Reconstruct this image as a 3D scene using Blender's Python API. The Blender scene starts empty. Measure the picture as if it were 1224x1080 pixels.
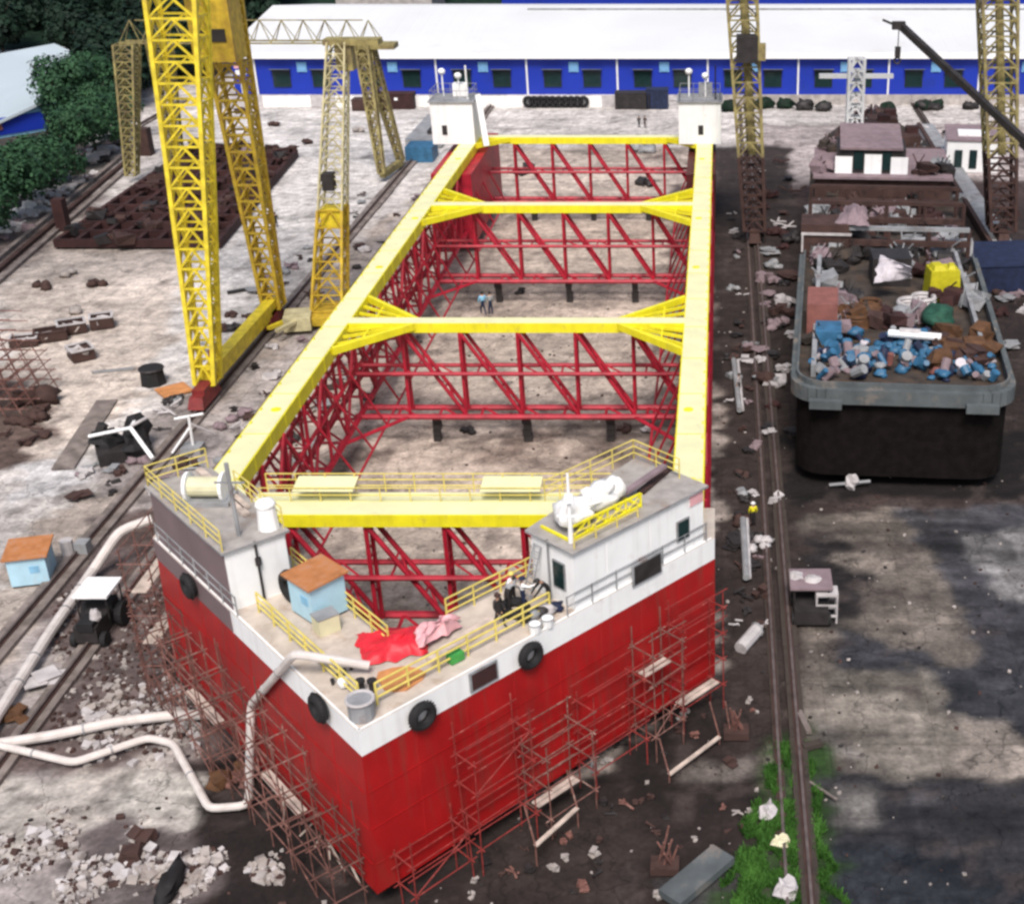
import bpy, math, random
import numpy as np
from mathutils import Vector, Matrix, noise
random.seed(7)
R = math.radians
S = bpy.context.scene
C = S.collection
# ---------------------------------------------------------------- camera, sky, sun, exposure
CAMZ = 43.9; PITCH = 0.4536; F = 1604.0; PX0 = 862.3; PY0 = 538.5
cam = bpy.data.objects.new('camera', bpy.data.cameras.new('camera'))
C.objects.link(cam); S.camera = cam
cam.location = (0, 0, CAMZ); cam.rotation_euler = (math.pi/2 - PITCH, 0, 0)
cam.data.sensor_width = 36; cam.data.lens = F/1224*36
cam.data.shift_x = -(PX0-612)/1224; cam.data.shift_y = (PY0-540)/1224
cam.data.clip_start = 1; cam.data.clip_end = 6000
SUN_EL, SUN_AZ = R(54), R(177)          # azimuth clockwise from +Y
w = bpy.data.worlds.new('World'); S.world = w; w.use_nodes = True
nt = w.node_tree; bg = nt.nodes['Background']
sky = nt.nodes.new('ShaderNodeTexSky'); sky.sky_type = 'NISHITA'; sky.sun_disc = False
sky.sun_elevation = SUN_EL; sky.sun_rotation = SUN_AZ; sky.dust_density = 3.5; sky.air_density = 1.0; sky.ozone_density = 0.6
nt.links.new(sky.outputs[0], bg.inputs[0]); bg.inputs[1].default_value = 0.085
sl = bpy.data.lights.new('sun', 'SUN'); sl.energy = 2.5; sl.angle = R(20); sl.color = (1, .93, .89)
sun = bpy.data.objects.new('sun', sl); C.objects.link(sun)
sd = Vector((math.sin(SUN_AZ)*math.cos(SUN_EL), math.cos(SUN_AZ)*math.cos(SUN_EL), math.sin(SUN_EL)))
sun.rotation_euler = sd.to_track_quat('Z', 'Y').to_euler(); sun.location = (60, -40, 90)
S.view_settings.view_transform = 'Standard'; S.view_settings.look = 'None'
S.view_settings.exposure = 0.55; S.view_settings.gamma = 1
S.cycles.filter_width = 2.8

def G(px, py, z=0.0):
    """photo pixel -> point of the world on the level plane z"""
    a = (px-PX0)/F; b = (py-PY0)/F; c, s = math.cos(PITCH), math.sin(PITCH)
    h = CAMZ-z; t = h/(s+b*c)
    return Vector((a*t, (c-b*s)*t, z))
def GY(px, py, Y):
    """photo pixel -> point at distance Y"""
    a = (px-PX0)/F; b = (py-PY0)/F; c, s = math.cos(PITCH), math.sin(PITCH)
    t = Y/(c-b*s)
    return Vector((a*t, Y, CAMZ-(s+b*c)*t))

# ---------------------------------------------------------------- materials
def mat(name, col, rough=.6, metal=0., var=.18, scale=1.5, dirt=None, dirt_amt=.0, dirt_scale=.6, bump=0., spec=.4, streak=0.):
    m = bpy.data.materials.new(name); m.use_nodes = True
    n = m.node_tree.nodes; l = m.node_tree.links; b = n['Principled BSDF']
    b.inputs['Roughness'].default_value = rough; b.inputs['Metallic'].default_value = metal
    b.inputs['Specular IOR Level'].default_value = spec
    tc = n.new('ShaderNodeTexCoord')
    no = n.new('ShaderNodeTexNoise'); no.inputs['Scale'].default_value = scale; no.inputs['Detail'].default_value = 6
    l.new(tc.outputs['Object'], no.inputs['Vector'])
    mr = n.new('ShaderNodeMapRange'); mr.inputs[1].default_value = .3; mr.inputs[2].default_value = .7
    mr.inputs[3].default_value = 1-var; mr.inputs[4].default_value = 1+var
    l.new(no.outputs[0], mr.inputs[0])
    mx = n.new('ShaderNodeMix'); mx.data_type = 'RGBA'; mx.blend_type = 'MULTIPLY'; mx.inputs[0].default_value = 1
    mx.inputs[6].default_value = (*col, 1); l.new(mr.outputs[0], mx.inputs[7])
    out = mx.outputs[2]
    if dirt:
        n2 = n.new('ShaderNodeTexNoise'); n2.inputs['Scale'].default_value = dirt_scale; n2.inputs['Detail'].default_value = 8; n2.inputs['Roughness'].default_value = .7
        l.new(tc.outputs['Object'], n2.inputs['Vector'])
        r2 = n.new('ShaderNodeMapRange'); r2.inputs[1].default_value = .62-dirt_amt*.3; r2.inputs[2].default_value = .72; r2.inputs[4].default_value = min(1, .5+dirt_amt)
        l.new(n2.outputs[0], r2.inputs[0])
        m2 = n.new('ShaderNodeMix'); m2.data_type = 'RGBA'; l.new(r2.outputs[0], m2.inputs[0]); l.new(out, m2.inputs[6]); m2.inputs[7].default_value = (*dirt, 1)
        out = m2.outputs[2]
    if streak:
        mp = n.new('ShaderNodeMapping'); mp.inputs['Scale'].default_value = (2.6, 2.6, .16); l.new(tc.outputs['Object'], mp.inputs[0])
        n3 = n.new('ShaderNodeTexNoise'); n3.inputs['Scale'].default_value = 1; n3.inputs['Detail'].default_value = 5; l.new(mp.outputs[0], n3.inputs['Vector'])
        r3 = n.new('ShaderNodeMapRange'); r3.inputs[1].default_value = .5; r3.inputs[2].default_value = .75; r3.inputs[4].default_value = streak; l.new(n3.outputs[0], r3.inputs[0])
        m3 = n.new('ShaderNodeMix'); m3.data_type = 'RGBA'; l.new(r3.outputs[0], m3.inputs[0]); l.new(out, m3.inputs[6]); m3.inputs[7].default_value = (.12, .05, .035, 1)
        out = m3.outputs[2]
    l.new(out, b.inputs['Base Color'])
    if bump:
        bp = n.new('ShaderNodeBump'); bp.inputs['Strength'].default_value = bump; bp.inputs['Distance'].default_value = .1
        l.new(no.outputs[0], bp.inputs['Height']); l.new(bp.outputs[0], b.inputs['Normal'])
    return m
RUST = (.12, .05, .03)
M = dict(
 red=mat('hull_red', (.32, .007, .008), .45, var=.16, scale=.5, dirt=(.20, .012, .012), dirt_amt=.3, dirt_scale=.35, streak=.45),
 tred=mat('truss_red', (.36, .012, .030), .5, var=.3, scale=1.2),
 primer=mat('mauve_primer', (.165, .12, .125), .7, var=.12, scale=.5, dirt=(.12, .08, .075), dirt_amt=.2),
 bhull=mat('barge_hull_shaded', (.008, .006, .006), .95, var=.4, spec=.1),  # dark hull, with the shadow at the stern put into its colour
 plum=mat('dark_hull_red', (.07, .012, .012), .6, var=.3),
 bdeck=mat('barge_deck', (.045, .036, .030), .85, var=.5, scale=1.0, dirt=(.10, .06, .035), dirt_amt=.4),  # this and other barge colours are lowered to carry the shade there
 white=mat('white_paint', (.84, .86, .86), .5, var=.05, scale=.8, dirt=(.62, .6, .57), dirt_amt=.15, dirt_scale=.8, streak=.13),
 deck=mat('deck_paint', (.50, .44, .38), .8, var=.18, scale=1.2, dirt=(.3, .2, .13), dirt_amt=.3, dirt_scale=.8),
 roof=mat('roof_deck', (.33, .31, .29), .8, var=.2, scale=1.5, dirt=(.25, .17, .12), dirt_amt=.3),
 yellow=mat('yellow_paint', (.78, .71, .02), .5, var=.1, scale=1, dirt=(.5, .42, .08), dirt_amt=.15, dirt_scale=1.5, streak=.15),
 ytop=mat('pale_yellow_skylit', (.70, .70, .42), .7, var=.07, scale=.7, dirt=(.55, .52, .32), dirt_amt=.12, dirt_scale=1.2),  # same yellow made paler: sky light on upward faces put into the colour
 yrail=mat('railing_yellow', (.66, .55, .14), .5, var=.15),
 ycrane=mat('crane_yellow', (.66, .53, .03), .5, var=.25, dirt=(.42, .27, .05), dirt_amt=.2),
 yorange=mat('crane_ochre', (.50, .35, .03), .55, var=.3, dirt=(.30, .15, .04), dirt_amt=.35),
 ypale=mat('crane_pale_yellow', (.50, .46, .27), .6, var=.25, dirt=(.35, .28, .14), dirt_amt=.3),
 yold=mat('crane_old_yellow', (.27, .23, .09), .7, var=.35, dirt=(.1, .07, .05), dirt_amt=.5),
 dark=mat('dark_steel', (.025, .022, .022), .6, var=.4),
 black=mat('black_rubber', (.012, .012, .013), .8, var=.3),
 glass=mat('dark_glass', (.012, .03, .03), .15, var=.2),
 brown=mat('rusty_steel', (.060, .032, .027), .85, var=.5, scale=1.2, dirt=(.03, .015, .012), dirt_amt=.5),
 maroon=mat('maroon_steel', (.045, .017, .016), .85, var=.4, scale=.7, dirt=(.02, .01, .01), dirt_amt=.5),
 bogie=mat('bogie_red', (.18, .02, .02), .6, var=.3, dirt=RUST, dirt_amt=.3),
 scaf=mat('scaffold_tube', (.17, .08, .065), .7, var=.45, scale=3, dirt=(.55, .42, .36), dirt_amt=.2, dirt_scale=2),
 scafr=mat('scaffold_tube_red', (.22, .028, .024), .7, var=.4, scale=3, dirt=(.5, .25, .2), dirt_amt=.1, dirt_scale=1.5),
 scafd=mat('scaffold_tube_dark', (.11, .05, .04), .7, var=.45, scale=3, dirt=(.4, .2, .16), dirt_amt=.15, dirt_scale=1.5),
 scafw=mat('scaffold_board', (.50, .42, .36), .8, var=.3, scale=2),
 blue=mat('wall_blue', (.008, .032, .36), .5, var=.08, scale=.15, dirt=(.01, .03, .22), dirt_amt=.2, dirt_scale=.2),
 lblue=mat('light_blue_wall', (.22, .46, .66), .6, var=.12),
 hut=mat('hut_blue', (.40, .62, .74), .6, var=.08, dirt=(.45, .5, .52), dirt_amt=.15),
 hutroof=mat('hut_rust_roof', (.42, .17, .06), .8, var=.2, scale=2, dirt=(.3, .2, .16), dirt_amt=.35, dirt_scale=2),
 roofw=mat('roof_sheet_white', (.66, .68, .68), .5, var=.05, scale=.06, dirt=(.56, .55, .53), dirt_amt=.15, dirt_scale=.08),
 conc=mat('concrete', (.40, .37, .35), .9, var=.25, scale=.8, dirt=(.2, .17, .15), dirt_amt=.3),
 cbeam=mat('rail_beam_concrete', (.20, .17, .155), .9, var=.35, scale=.8, dirt=(.08, .065, .055), dirt_amt=.5),
 dbeam=mat('rail_beam_dark', (.055, .043, .036), .9, var=.4, scale=.6, dirt=(.02, .016, .014), dirt_amt=.5),
 steel=mat('rail_steel', (.16, .13, .12), .5, .4, var=.3),
 pipe=mat('duct_white', (.60, .56, .53), .6, var=.1, scale=1.5, dirt=(.4, .35, .32), dirt_amt=.2),
 rock=mat('rubble', (.34, .31, .29), .9, var=.4, scale=1.2, dirt=(.2, .16, .14), dirt_amt=.4),
 pale=mat('pale_scrap', (.46, .44, .44), .7, var=.25, scale=1),
 grey=mat('grey_steel', (.26, .27, .28), .6, var=.3, scale=.8, dirt=RUST, dirt_amt=.25),
 fender=mat('barge_rim', (.085, .10, .105), .7, var=.25, scale=.8, dirt=(.25, .2, .16), dirt_amt=.3),
 cyan=mat('blue_drum', (.035, .13, .24), .5, var=.3),
 navy=mat('navy_tarp', (.012, .02, .055), .7, var=.4),
 lilac=mat('lilac_roof', (.22, .165, .18), .75, var=.2, dirt=(.25, .18, .18), dirt_amt=.3),
 tarp=mat('red_tarp', (.62, .02, .035), .5, var=.2, scale=2, bump=.5),
 pink=mat('pink_tarp', (.70, .38, .40), .6, var=.15, scale=2, bump=.5),
 wtarp=mat('white_wrap', (.82, .82, .80), .6, var=.08, scale=2, bump=.4),
 lcloth=mat('dusty_cloth', (.50, .47, .50), .7, var=.15, scale=2),
 yel2=mat('yellow_cover', (.46, .42, .01), .6, var=.15, scale=2, bump=.4),
 orange=mat('orange_plate', (.50, .22, .08), .8, var=.25, dirt=RUST, dirt_amt=.2),
 orange2=mat('orange_scrap', (.095, .045, .02), .8, var=.35),
 salmon=mat('salmon_box', (.22, .085, .07), .7, var=.2),
 green=mat('green_paint', (.05, .30, .06), .6, var=.2),
 trunk=mat('bark', (.06, .045, .035), .9, var=.3),
 sky_blue_fan=mat('fan_blue', (.16, .36, .60), .6, var=.1),
 skin=mat('skin', (.42, .25, .17), .6, var=.05),
 cream=mat('cream_tank', (.62, .60, .40), .5, var=.1),
)
def leafmat(name, a, b):
    m = bpy.data.materials.new(name); m.use_nodes = True
    n = m.node_tree.nodes; l = m.node_tree.links; p = n['Principled BSDF']
    p.inputs['Roughness'].default_value = .7; p.inputs['Specular IOR Level'].default_value = .2
    tc = n.new('ShaderNodeTexCoord'); no = n.new('ShaderNodeTexNoise'); no.inputs['Scale'].default_value = .55; no.inputs['Detail'].default_value = 5
    l.new(tc.outputs['Object'], no.inputs[0]); cr = n.new('ShaderNodeValToRGB')
    cr.color_ramp.elements[0].position = .35; cr.color_ramp.elements[0].color = (*a, 1)
    cr.color_ramp.elements[1].position = .68; cr.color_ramp.elements[1].color = (*b, 1)
    l.new(no.outputs[0], cr.inputs[0]); l.new(cr.outputs[0], p.inputs['Base Color'])
    return m
M['leaf'] = leafmat('foliage', (.011, .036, .020), (.045, .115, .050))
M['leafd'] = leafmat('foliage_dark', (.004, .012, .008), (.012, .033, .018))
M['grass'] = leafmat('grass_green', (.025, .08, .012), (.075, .20, .035))

# ---------------------------------------------------------------- mesh builder
class MB:
    def __init__(s): s.v = []; s.f = []; s.m = []; s.mats = []
    def mi(s, m):
        m = M[m] if isinstance(m, str) else m
        if m not in s.mats: s.mats.append(m)
        return s.mats.index(m)
    def add(s, vs, fs, m):
        o = len(s.v); k = s.mi(m); s.v += [tuple(v) for v in vs]
        for f in fs: s.f.append(tuple(i+o for i in f)); s.m.append(k)
        return s
    def box(s, c, d, m, rz=0, rot=None, taper=1.0):
        hx, hy, hz = d[0]/2, d[1]/2, d[2]/2
        vs = [Vector((x*hx*(taper if z > 0 else 1), y*hy*(taper if z > 0 else 1), z*hz)) for z in (-1, 1) for y in (-1, 1) for x in (-1, 1)]
        mt = rot if rot is not None else Matrix.Rotation(rz, 3, 'Z')
        return s.add([mt @ v+Vector(c) for v in vs], [(0, 2, 3, 1), (4, 5, 7, 6), (0, 1, 5, 4), (2, 6, 7, 3), (0, 4, 6, 2), (1, 3, 7, 5)], m)
    def bar(s, p, q, wd, ht, m):
        p, q = Vector(p), Vector(q); d = q-p; L = d.length
        if L < 1e-6: return s
        x = d/L; up = Vector((0, 0, 1)) if abs(x.z) < .98 else Vector((0, 1, 0))
        y = up.cross(x).normalized(); z = x.cross(y)
        vs = []
        for e in (p, q):
            for a, b in ((-1, -1), (1, -1), (1, 1), (-1, 1)): vs.append(e+y*a*wd/2+z*b*ht/2)
        return s.add(vs, [(0, 3, 2, 1), (4, 5, 6, 7), (0, 1, 5, 4), (1, 2, 6, 5), (2, 3, 7, 6), (3, 0, 4, 7)], m)
    def tube(s, p, q, r, m, n=6, r2=None, caps=True):
        p, q = Vector(p), Vector(q); d = q-p; L = d.length
        if L < 1e-6: return s
        x = d/L; up = Vector((0, 0, 1)) if abs(x.z) < .9 else Vector((1, 0, 0))
        y = up.cross(x).normalized(); z = x.cross(y); r2 = r if r2 is None else r2
        vs = [e+(y*math.cos(2*math.pi*i/n)+z*math.sin(2*math.pi*i/n))*rr for e, rr in ((p, r), (q, r2)) for i in range(n)]
        fs = [(i, (i+1) % n, n+(i+1) % n, n+i) for i in range(n)]
        if caps: fs += [tuple(range(n-1, -1, -1)), tuple(range(n, 2*n))]
        return s.add(vs, fs, m)
    def path(s, pts, r, m, n=8):
        pts = [Vector(p) for p in pts]; rings = []; k = len(pts)
        y0 = None
        for i, p in enumerate(pts):
            d = ((pts[min(i+1, k-1)]-p).normalized()+(p-pts[max(i-1, 0)]).normalized()).normalized()
            if y0 is None:
                up = Vector((0, 0, 1)) if abs(d.z) < .9 else Vector((1, 0, 0)); y = up.cross(d).normalized()
            else: y = (y0-d*y0.dot(d)).normalized()
            y0 = y; z = d.cross(y)
            rings.append([p+(y*math.cos(2*math.pi*j/n)+z*math.sin(2*math.pi*j/n))*r for j in range(n)])
        vs = [v for ring in rings for v in ring]
        fs = [(i*n+j, i*n+(j+1) % n, (i+1)*n+(j+1) % n, (i+1)*n+j) for i in range(k-1) for j in range(n)]
        fs += [tuple(range(n-1, -1, -1)), tuple(range((k-1)*n, k*n))]
        return s.add(vs, fs, m)
    def prism(s, poly, z0, z1, m, mtop=None):
        n = len(poly); a = sum(poly[i][0]*poly[(i+1) % n][1]-poly[(i+1) % n][0]*poly[i][1] for i in range(n))
        if a < 0: poly = poly[::-1]
        vs = [(p[0], p[1], z0) for p in poly]+[(p[0], p[1], z1) for p in poly]
        s.add(vs, [(i, (i+1) % n, n+(i+1) % n, n+i) for i in range(n)]+[tuple(range(n-1, -1, -1))], m)
        return s.add(vs[n:], [tuple(range(n))], mtop or m)
    def torus(s, c, R1, r, axis, m, n=20, k=8):
        axis = Vector(axis).normalized(); up = Vector((0, 0, 1)) if abs(axis.z) < .9 else Vector((1, 0, 0))
        a = up.cross(axis).normalized(); b = axis.cross(a); vs = []
        for i in range(n):
            t = 2*math.pi*i/n; d = a*math.cos(t)+b*math.sin(t)
            for j in range(k):
                u = 2*math.pi*j/k; vs.append(Vector(c)+d*(R1+r*math.cos(u))+axis*r*1.15*math.sin(u))
        return s.add(vs, [(i*k+j, ((i+1) % n)*k+j, ((i+1) % n)*k+(j+1) % k, i*k+(j+1) % k) for i in range(n) for j in range(k)], m)
    def blob(s, c, d, m, seed=0, rough=.25, n=10, k=7):
        c = Vector(c); vs = []; fs = []
        for i in range(k+1):
            ph = math.pi*i/k
            for j in range(n):
                t = 2*math.pi*j/n; v = Vector((math.sin(ph)*math.cos(t), math.sin(ph)*math.sin(t), math.cos(ph)))
                q = 1+rough*noise.noise(v*1.6+Vector((seed*3.1, seed*1.7, 0)))*2
                vs.append(c+Vector((v.x*d[0]/2*q, v.y*d[1]/2*q, v.z*d[2]/2*q)))
        for i in range(k):
            for j in range(n): fs.append((i*n+j, (i+1)*n+j, (i+1)*n+(j+1) % n, i*n+(j+1) % n))
        return s.add(vs, fs, m)
    def lump(s, c, size, m, rnd):
        """an angular broken lump: a cube with shifted corners"""
        q = Matrix.Rotation(rnd.uniform(0, 6.28), 3, 'Z') @ Matrix.Rotation(rnd.uniform(-.4, .4), 3, 'X')
        vs = [q @ Vector((x*size*rnd.uniform(.3, .65), y*size*rnd.uniform(.25, .6), z*size*rnd.uniform(.15, .4)))+Vector(c) for z in (-1, 1) for y in (-1, 1) for x in (-1, 1)]
        return s.add(vs, [(0, 2, 3, 1), (4, 5, 7, 6), (0, 1, 5, 4), (2, 6, 7, 3), (0, 4, 6, 2), (1, 3, 7, 5)], m)
    def build(s, name, parent=None, label=None, smooth=False, local=False):
        off = Vector((0, 0, 0))
        if parent is not None and not local: off = ROOT.get(parent.name, Vector((0, 0, 0)))
        me = bpy.data.meshes.new(name)
        me.from_pydata([(v[0]-off.x, v[1]-off.y, v[2]-off.z) for v in s.v], [], s.f)
        for m in s.mats: me.materials.append(m)
        me.polygons.foreach_set('material_index', s.m)
        if smooth: me.polygons.foreach_set('use_smooth', [True]*len(s.f))
        me.update()
        o = bpy.data.objects.new(name, me); C.objects.link(o)
        if parent is not None: o.parent = parent; ROOT[o.name] = off
        if label: o['label'] = label
        return o
ROOT = {}
def tag(o, label=None, cat=None, group=None, kind=None):
    if label: o['label'] = label
    if cat: o['category'] = cat
    if group: o['group'] = group
    if kind: o['kind'] = kind
    return o
def thing(name, label, cat, loc=(0, 0, 0), group=None, rz=0):
    o = bpy.data.objects.new(name, None); C.objects.link(o); o.location = loc; o.rotation_euler = (0, 0, rz)
    o.empty_display_size = .5
    ROOT[o.name] = Vector(loc)
    return tag(o, label, cat, group)
def single(name, mb, label, cat, group=None, smooth=False):
    """a thing that is one mesh, with its origin at its base"""
    xs = [v[0] for v in mb.v]; ys = [v[1] for v in mb.v]; zs = [v[2] for v in mb.v]
    c = Vector((sum(xs)/len(xs), sum(ys)/len(ys), min(zs)))
    mb.v = [(v[0]-c.x, v[1]-c.y, v[2]-c.z) for v in mb.v]
    o = mb.build(name, smooth=smooth); o.location = c
    return tag(o, label, cat, group)
def kids(o): return [c for c in bpy.data.objects if c.parent == o]
def dup(o, parent=None, loc=None, rz=None, scale=None, label=None, ch=None):
    c = o.copy(); C.objects.link(c); c.parent = parent
    if loc is not None: c.location = loc
    if rz is not None: c.rotation_euler = (0, 0, rz)
    if scale is not None: c.scale = scale
    if label: c['label'] = label
    for k in (kids(o) if ch is None else ch): dup(k, c)
    return c
def struct(name, mb, smooth=False): return tag(mb.build(name, smooth=smooth), kind='structure')
def lattice(mb, A, B, m, panels, r=.09, rb=.05):
    """four-legged lattice between two quads of corner points"""
    A = [Vector(a) for a in A]; B = [Vector(b) for b in B]
    for a, b in zip(A, B): mb.bar(a, b, r*2, r*2, m)
    for k in range(panels+1):
        t = k/panels; P = [a.lerp(b, t) for a, b in zip(A, B)]
        for i in range(4): mb.bar(P[i], P[(i+1) % 4], rb*2, rb*2, m)
        if k < panels:
            Q = [a.lerp(b, (k+1)/panels) for a, b in zip(A, B)]
            for i in range(4):
                j = (i+1) % 4
                mid = Q[i].lerp(Q[j], .5)
                mb.bar(P[i], mid, rb*2, rb*2, m); mb.bar(P[j], mid, rb*2, rb*2, m)
def sq(c, a, b=None):
    b = a if b is None else b; c = Vector(c)
    return [c+Vector((x*a/2, y*b/2, 0)) for x, y in ((-1, -1), (1, -1), (1, 1), (-1, 1))]

# ---------------------------------------------------------------- ground, one sheet with zones of soil and some painted shade
def pip(X, Y, poly):
    ins = np.zeros(X.shape, bool); n = len(poly)
    for i in range(n):
        x0, y0 = poly[i]; x1, y1 = poly[(i+1) % n]
        if y0 == y1: continue
        c = ((y0 > Y) != (y1 > Y)) & (X < (x1-x0)*(Y-y0)/(y1-y0)+x0); ins ^= c
    return ins
def vnoise(X, Y, sc, seed):
    rs = np.random.RandomState(seed); T = rs.rand(256, 256)
    x = X/sc+1000; y = Y/sc+1000; xi = np.floor(x).astype(int); yi = np.floor(y).astype(int); fx = x-xi; fy = y-yi
    fx = fx*fx*(3-2*fx); fy = fy*fy*(3-2*fy); g = lambda a, b: T[a % 256, b % 256]
    return (g(xi, yi)*(1-fx)+g(xi+1, yi)*fx)*(1-fy)+(g(xi, yi+1)*(1-fx)+g(xi+1, yi+1)*fx)*fy
def fbm(X, Y, sc, seed): return (vnoise(X, Y, sc, seed)*.5+vnoise(X, Y, sc/2.1, seed+1)*.27+vnoise(X, Y, sc/4.3, seed+2)*.15+vnoise(X, Y, sc/9, seed+3)*.08)
ax = np.concatenate([[-3000, -1200, -500, -250], np.arange(-150, -62, 1.2), np.arange(-62, 42, .35), np.arange(42, 100, 1.2), [160, 400, 1200, 3000]])
ay = np.concatenate([[-600, -100, 0], np.arange(15, 36, 1.0), np.arange(36, 110, .35), np.arange(110, 240, 1.0), [260, 320, 500, 1200, 4000]])
XX, YY = np.meshgrid(ax, ay)
WX = XX+(fbm(XX, YY, 5, 1)-.5)*5+(fbm(XX*.5, YY*1.4, 1.6, 11)-.5)*4+(fbm(XX*.6, YY*1.3, .8, 111)-.5)*2.2; WY = YY+(fbm(XX, YY, 5, 5)-.5)*6+(fbm(XX*.5, YY*1.4, 1.6, 15)-.5)*3+(fbm(XX*.6, YY*1.3, .8, 115)-.5)*1.8
col = np.zeros(XX.shape+(4,)); col[..., :3] = (.52, .49, .465); col[..., 3] = 0
def zone(px, c, wet=0., n_amp=1., edge=0.0, mix=1.0):
    poly = [tuple(G(a, b)[:2]) for a, b in px]
    k = n_amp
    x = XX+(WX-XX)*k; y = YY+(WY-YY)*k
    m = pip(x, y, poly)
    m = m.astype(float)
    for _ in range(1): m = (m*2+np.roll(m, 1, 0)+np.roll(m, -1, 0)+np.roll(m, 1, 1)+np.roll(m, -1, 1))/6
    a = m*mix if edge == 0 else m*np.clip((fbm(XX, YY, 3, 77)-.5)*edge+mix, 0, 1)
    col[..., :3] = col[..., :3]*(1-a[..., None])+np.array(c)*a[..., None]
    col[..., 3] = col[..., 3]*(1-a)+wet*a
zone([(-400, 1500), (2000, 1500), (1500, 280), (860, 180), (560, 175), (-250, 900)], (.38, .33, .29))                 # berth
zone([(-300, 1500), (-300, 880), (0, 800), (250, 500), (480, 260), (560, 200), (250, 620), (420, 1100)], (.36, .325, .31))
zone([(60, 700), (160, 600), (230, 640), (300, 850), (430, 1100), (250, 1100), (200, 890), (60, 860)], (.125, .097, .092))
zone([(150, 640), (200, 600), (260, 640), (500, 1080), (350, 1080), (190, 800)], (.10, .07, .062))
zone([(0, 850), (140, 830), (250, 835), (280, 960), (200, 890), (110, 905), (0, 900)], (.13, .10, .095))
zone([(-40, 930), (110, 905), (200, 925), (250, 985), (180, 1010), (60, 1000), (-40, 1040)], (.50, .47, .43))
zone([(120, 930), (230, 925), (250, 975), (150, 990)], (.52, .50, .46), n_amp=.6)
zone([(90, 990), (300, 960), (420, 1080), (700, 1200), (100, 1200)], (.12, .10, .10), edge=1.2)
zone([(300, 850), (440, 1050), (620, 960), (880, 790), (905, 800), (925, 960), (900, 1100), (800, 1300), (300, 1300), (230, 900)], (.020, .0145, .0135))
zone([(640, 960), (880, 800), (900, 830), (920, 960), (905, 1060), (780, 1090), (600, 1100)], (.022, .016, .0145), n_amp=.5)
zone([(520, 1000), (700, 930), (800, 985), (700, 1080), (560, 1080)], (.032, .024, .021), edge=1.0)
zone([(790, 915), (900, 905), (905, 925), (800, 930)], (.16, .14, .125), n_amp=.3)
zone([(800, 1060), (880, 1010), (905, 1100), (800, 1150)], (.06, .058, .06))
zone([(840, 180), (862, 180), (935, 700), (905, 820), (850, 830), (858, 600)], (.030, .021, .019))
# beyond the right rail: dark wet yard, edge dimming painted into its tones
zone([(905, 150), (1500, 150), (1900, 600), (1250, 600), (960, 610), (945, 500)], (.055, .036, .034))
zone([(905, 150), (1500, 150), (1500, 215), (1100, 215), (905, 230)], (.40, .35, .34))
zone([(925, 540), (1400, 540), (1500, 600), (945, 605)], (.012, .010, .010))  # near-black shade at the barge stern, painted into the ground
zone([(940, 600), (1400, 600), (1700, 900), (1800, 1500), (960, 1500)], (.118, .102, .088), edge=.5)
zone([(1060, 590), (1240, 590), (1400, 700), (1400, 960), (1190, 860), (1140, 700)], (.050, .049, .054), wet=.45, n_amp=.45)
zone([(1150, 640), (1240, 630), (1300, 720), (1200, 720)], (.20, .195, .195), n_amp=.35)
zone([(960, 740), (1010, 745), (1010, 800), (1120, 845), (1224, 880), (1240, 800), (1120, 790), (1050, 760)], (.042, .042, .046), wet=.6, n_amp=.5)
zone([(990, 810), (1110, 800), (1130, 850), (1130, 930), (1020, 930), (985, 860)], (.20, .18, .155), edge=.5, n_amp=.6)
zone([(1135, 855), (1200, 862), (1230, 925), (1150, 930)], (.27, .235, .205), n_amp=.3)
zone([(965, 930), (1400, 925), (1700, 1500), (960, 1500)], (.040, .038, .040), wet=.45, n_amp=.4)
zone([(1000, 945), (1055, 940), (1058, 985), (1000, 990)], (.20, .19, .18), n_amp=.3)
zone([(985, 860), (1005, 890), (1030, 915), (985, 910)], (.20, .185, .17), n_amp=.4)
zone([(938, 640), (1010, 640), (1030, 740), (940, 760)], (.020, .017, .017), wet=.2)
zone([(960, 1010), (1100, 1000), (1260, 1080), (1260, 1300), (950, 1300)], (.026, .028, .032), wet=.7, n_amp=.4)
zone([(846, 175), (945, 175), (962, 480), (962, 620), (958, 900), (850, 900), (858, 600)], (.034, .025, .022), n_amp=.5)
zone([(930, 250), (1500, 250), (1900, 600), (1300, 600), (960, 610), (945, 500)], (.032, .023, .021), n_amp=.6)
zone([(925, 520), (1500, 520), (1500, 592), (945, 598)], (.009, .007, .007), n_amp=.5)  # barge stern shade painted again, deeper
# left yard
zone([(0, 355), (50, 250), (260, 320), (170, 470), (60, 560), (0, 600)], (.50, .43, .37), mix=.8)
zone([(250, 130), (520, 130), (560, 165), (430, 250), (250, 440), (200, 430)], (.58, .56, .54), mix=.9)
zone([(-100, 420), (0, 440), (60, 500), (50, 545), (-100, 600)], (.10, .07, .06))
zone([(900, 960), (940, 890), (965, 890), (990, 970), (1010, 1100), (860, 1100)], (.025, .06, .014), edge=1.0)
zone([(0, 560), (90, 545), (150, 555), (40, 600), (0, 610)], (.58, .57, .57))
zone([(-100, 300), (30, 270), (75, 225), (140, 190), (150, 205), (50, 300), (0, 340), (-100, 400)], (.15, .12, .11))
zone([(-200, 340), (-100, 130), (60, 130), (140, 130), (140, 190), (30, 265), (-100, 340)], (.06, .055, .05))
zone([(205, 470), (255, 480), (245, 545), (120, 600), (90, 570), (150, 530)], (.30, .27, .26), edge=1)
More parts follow.
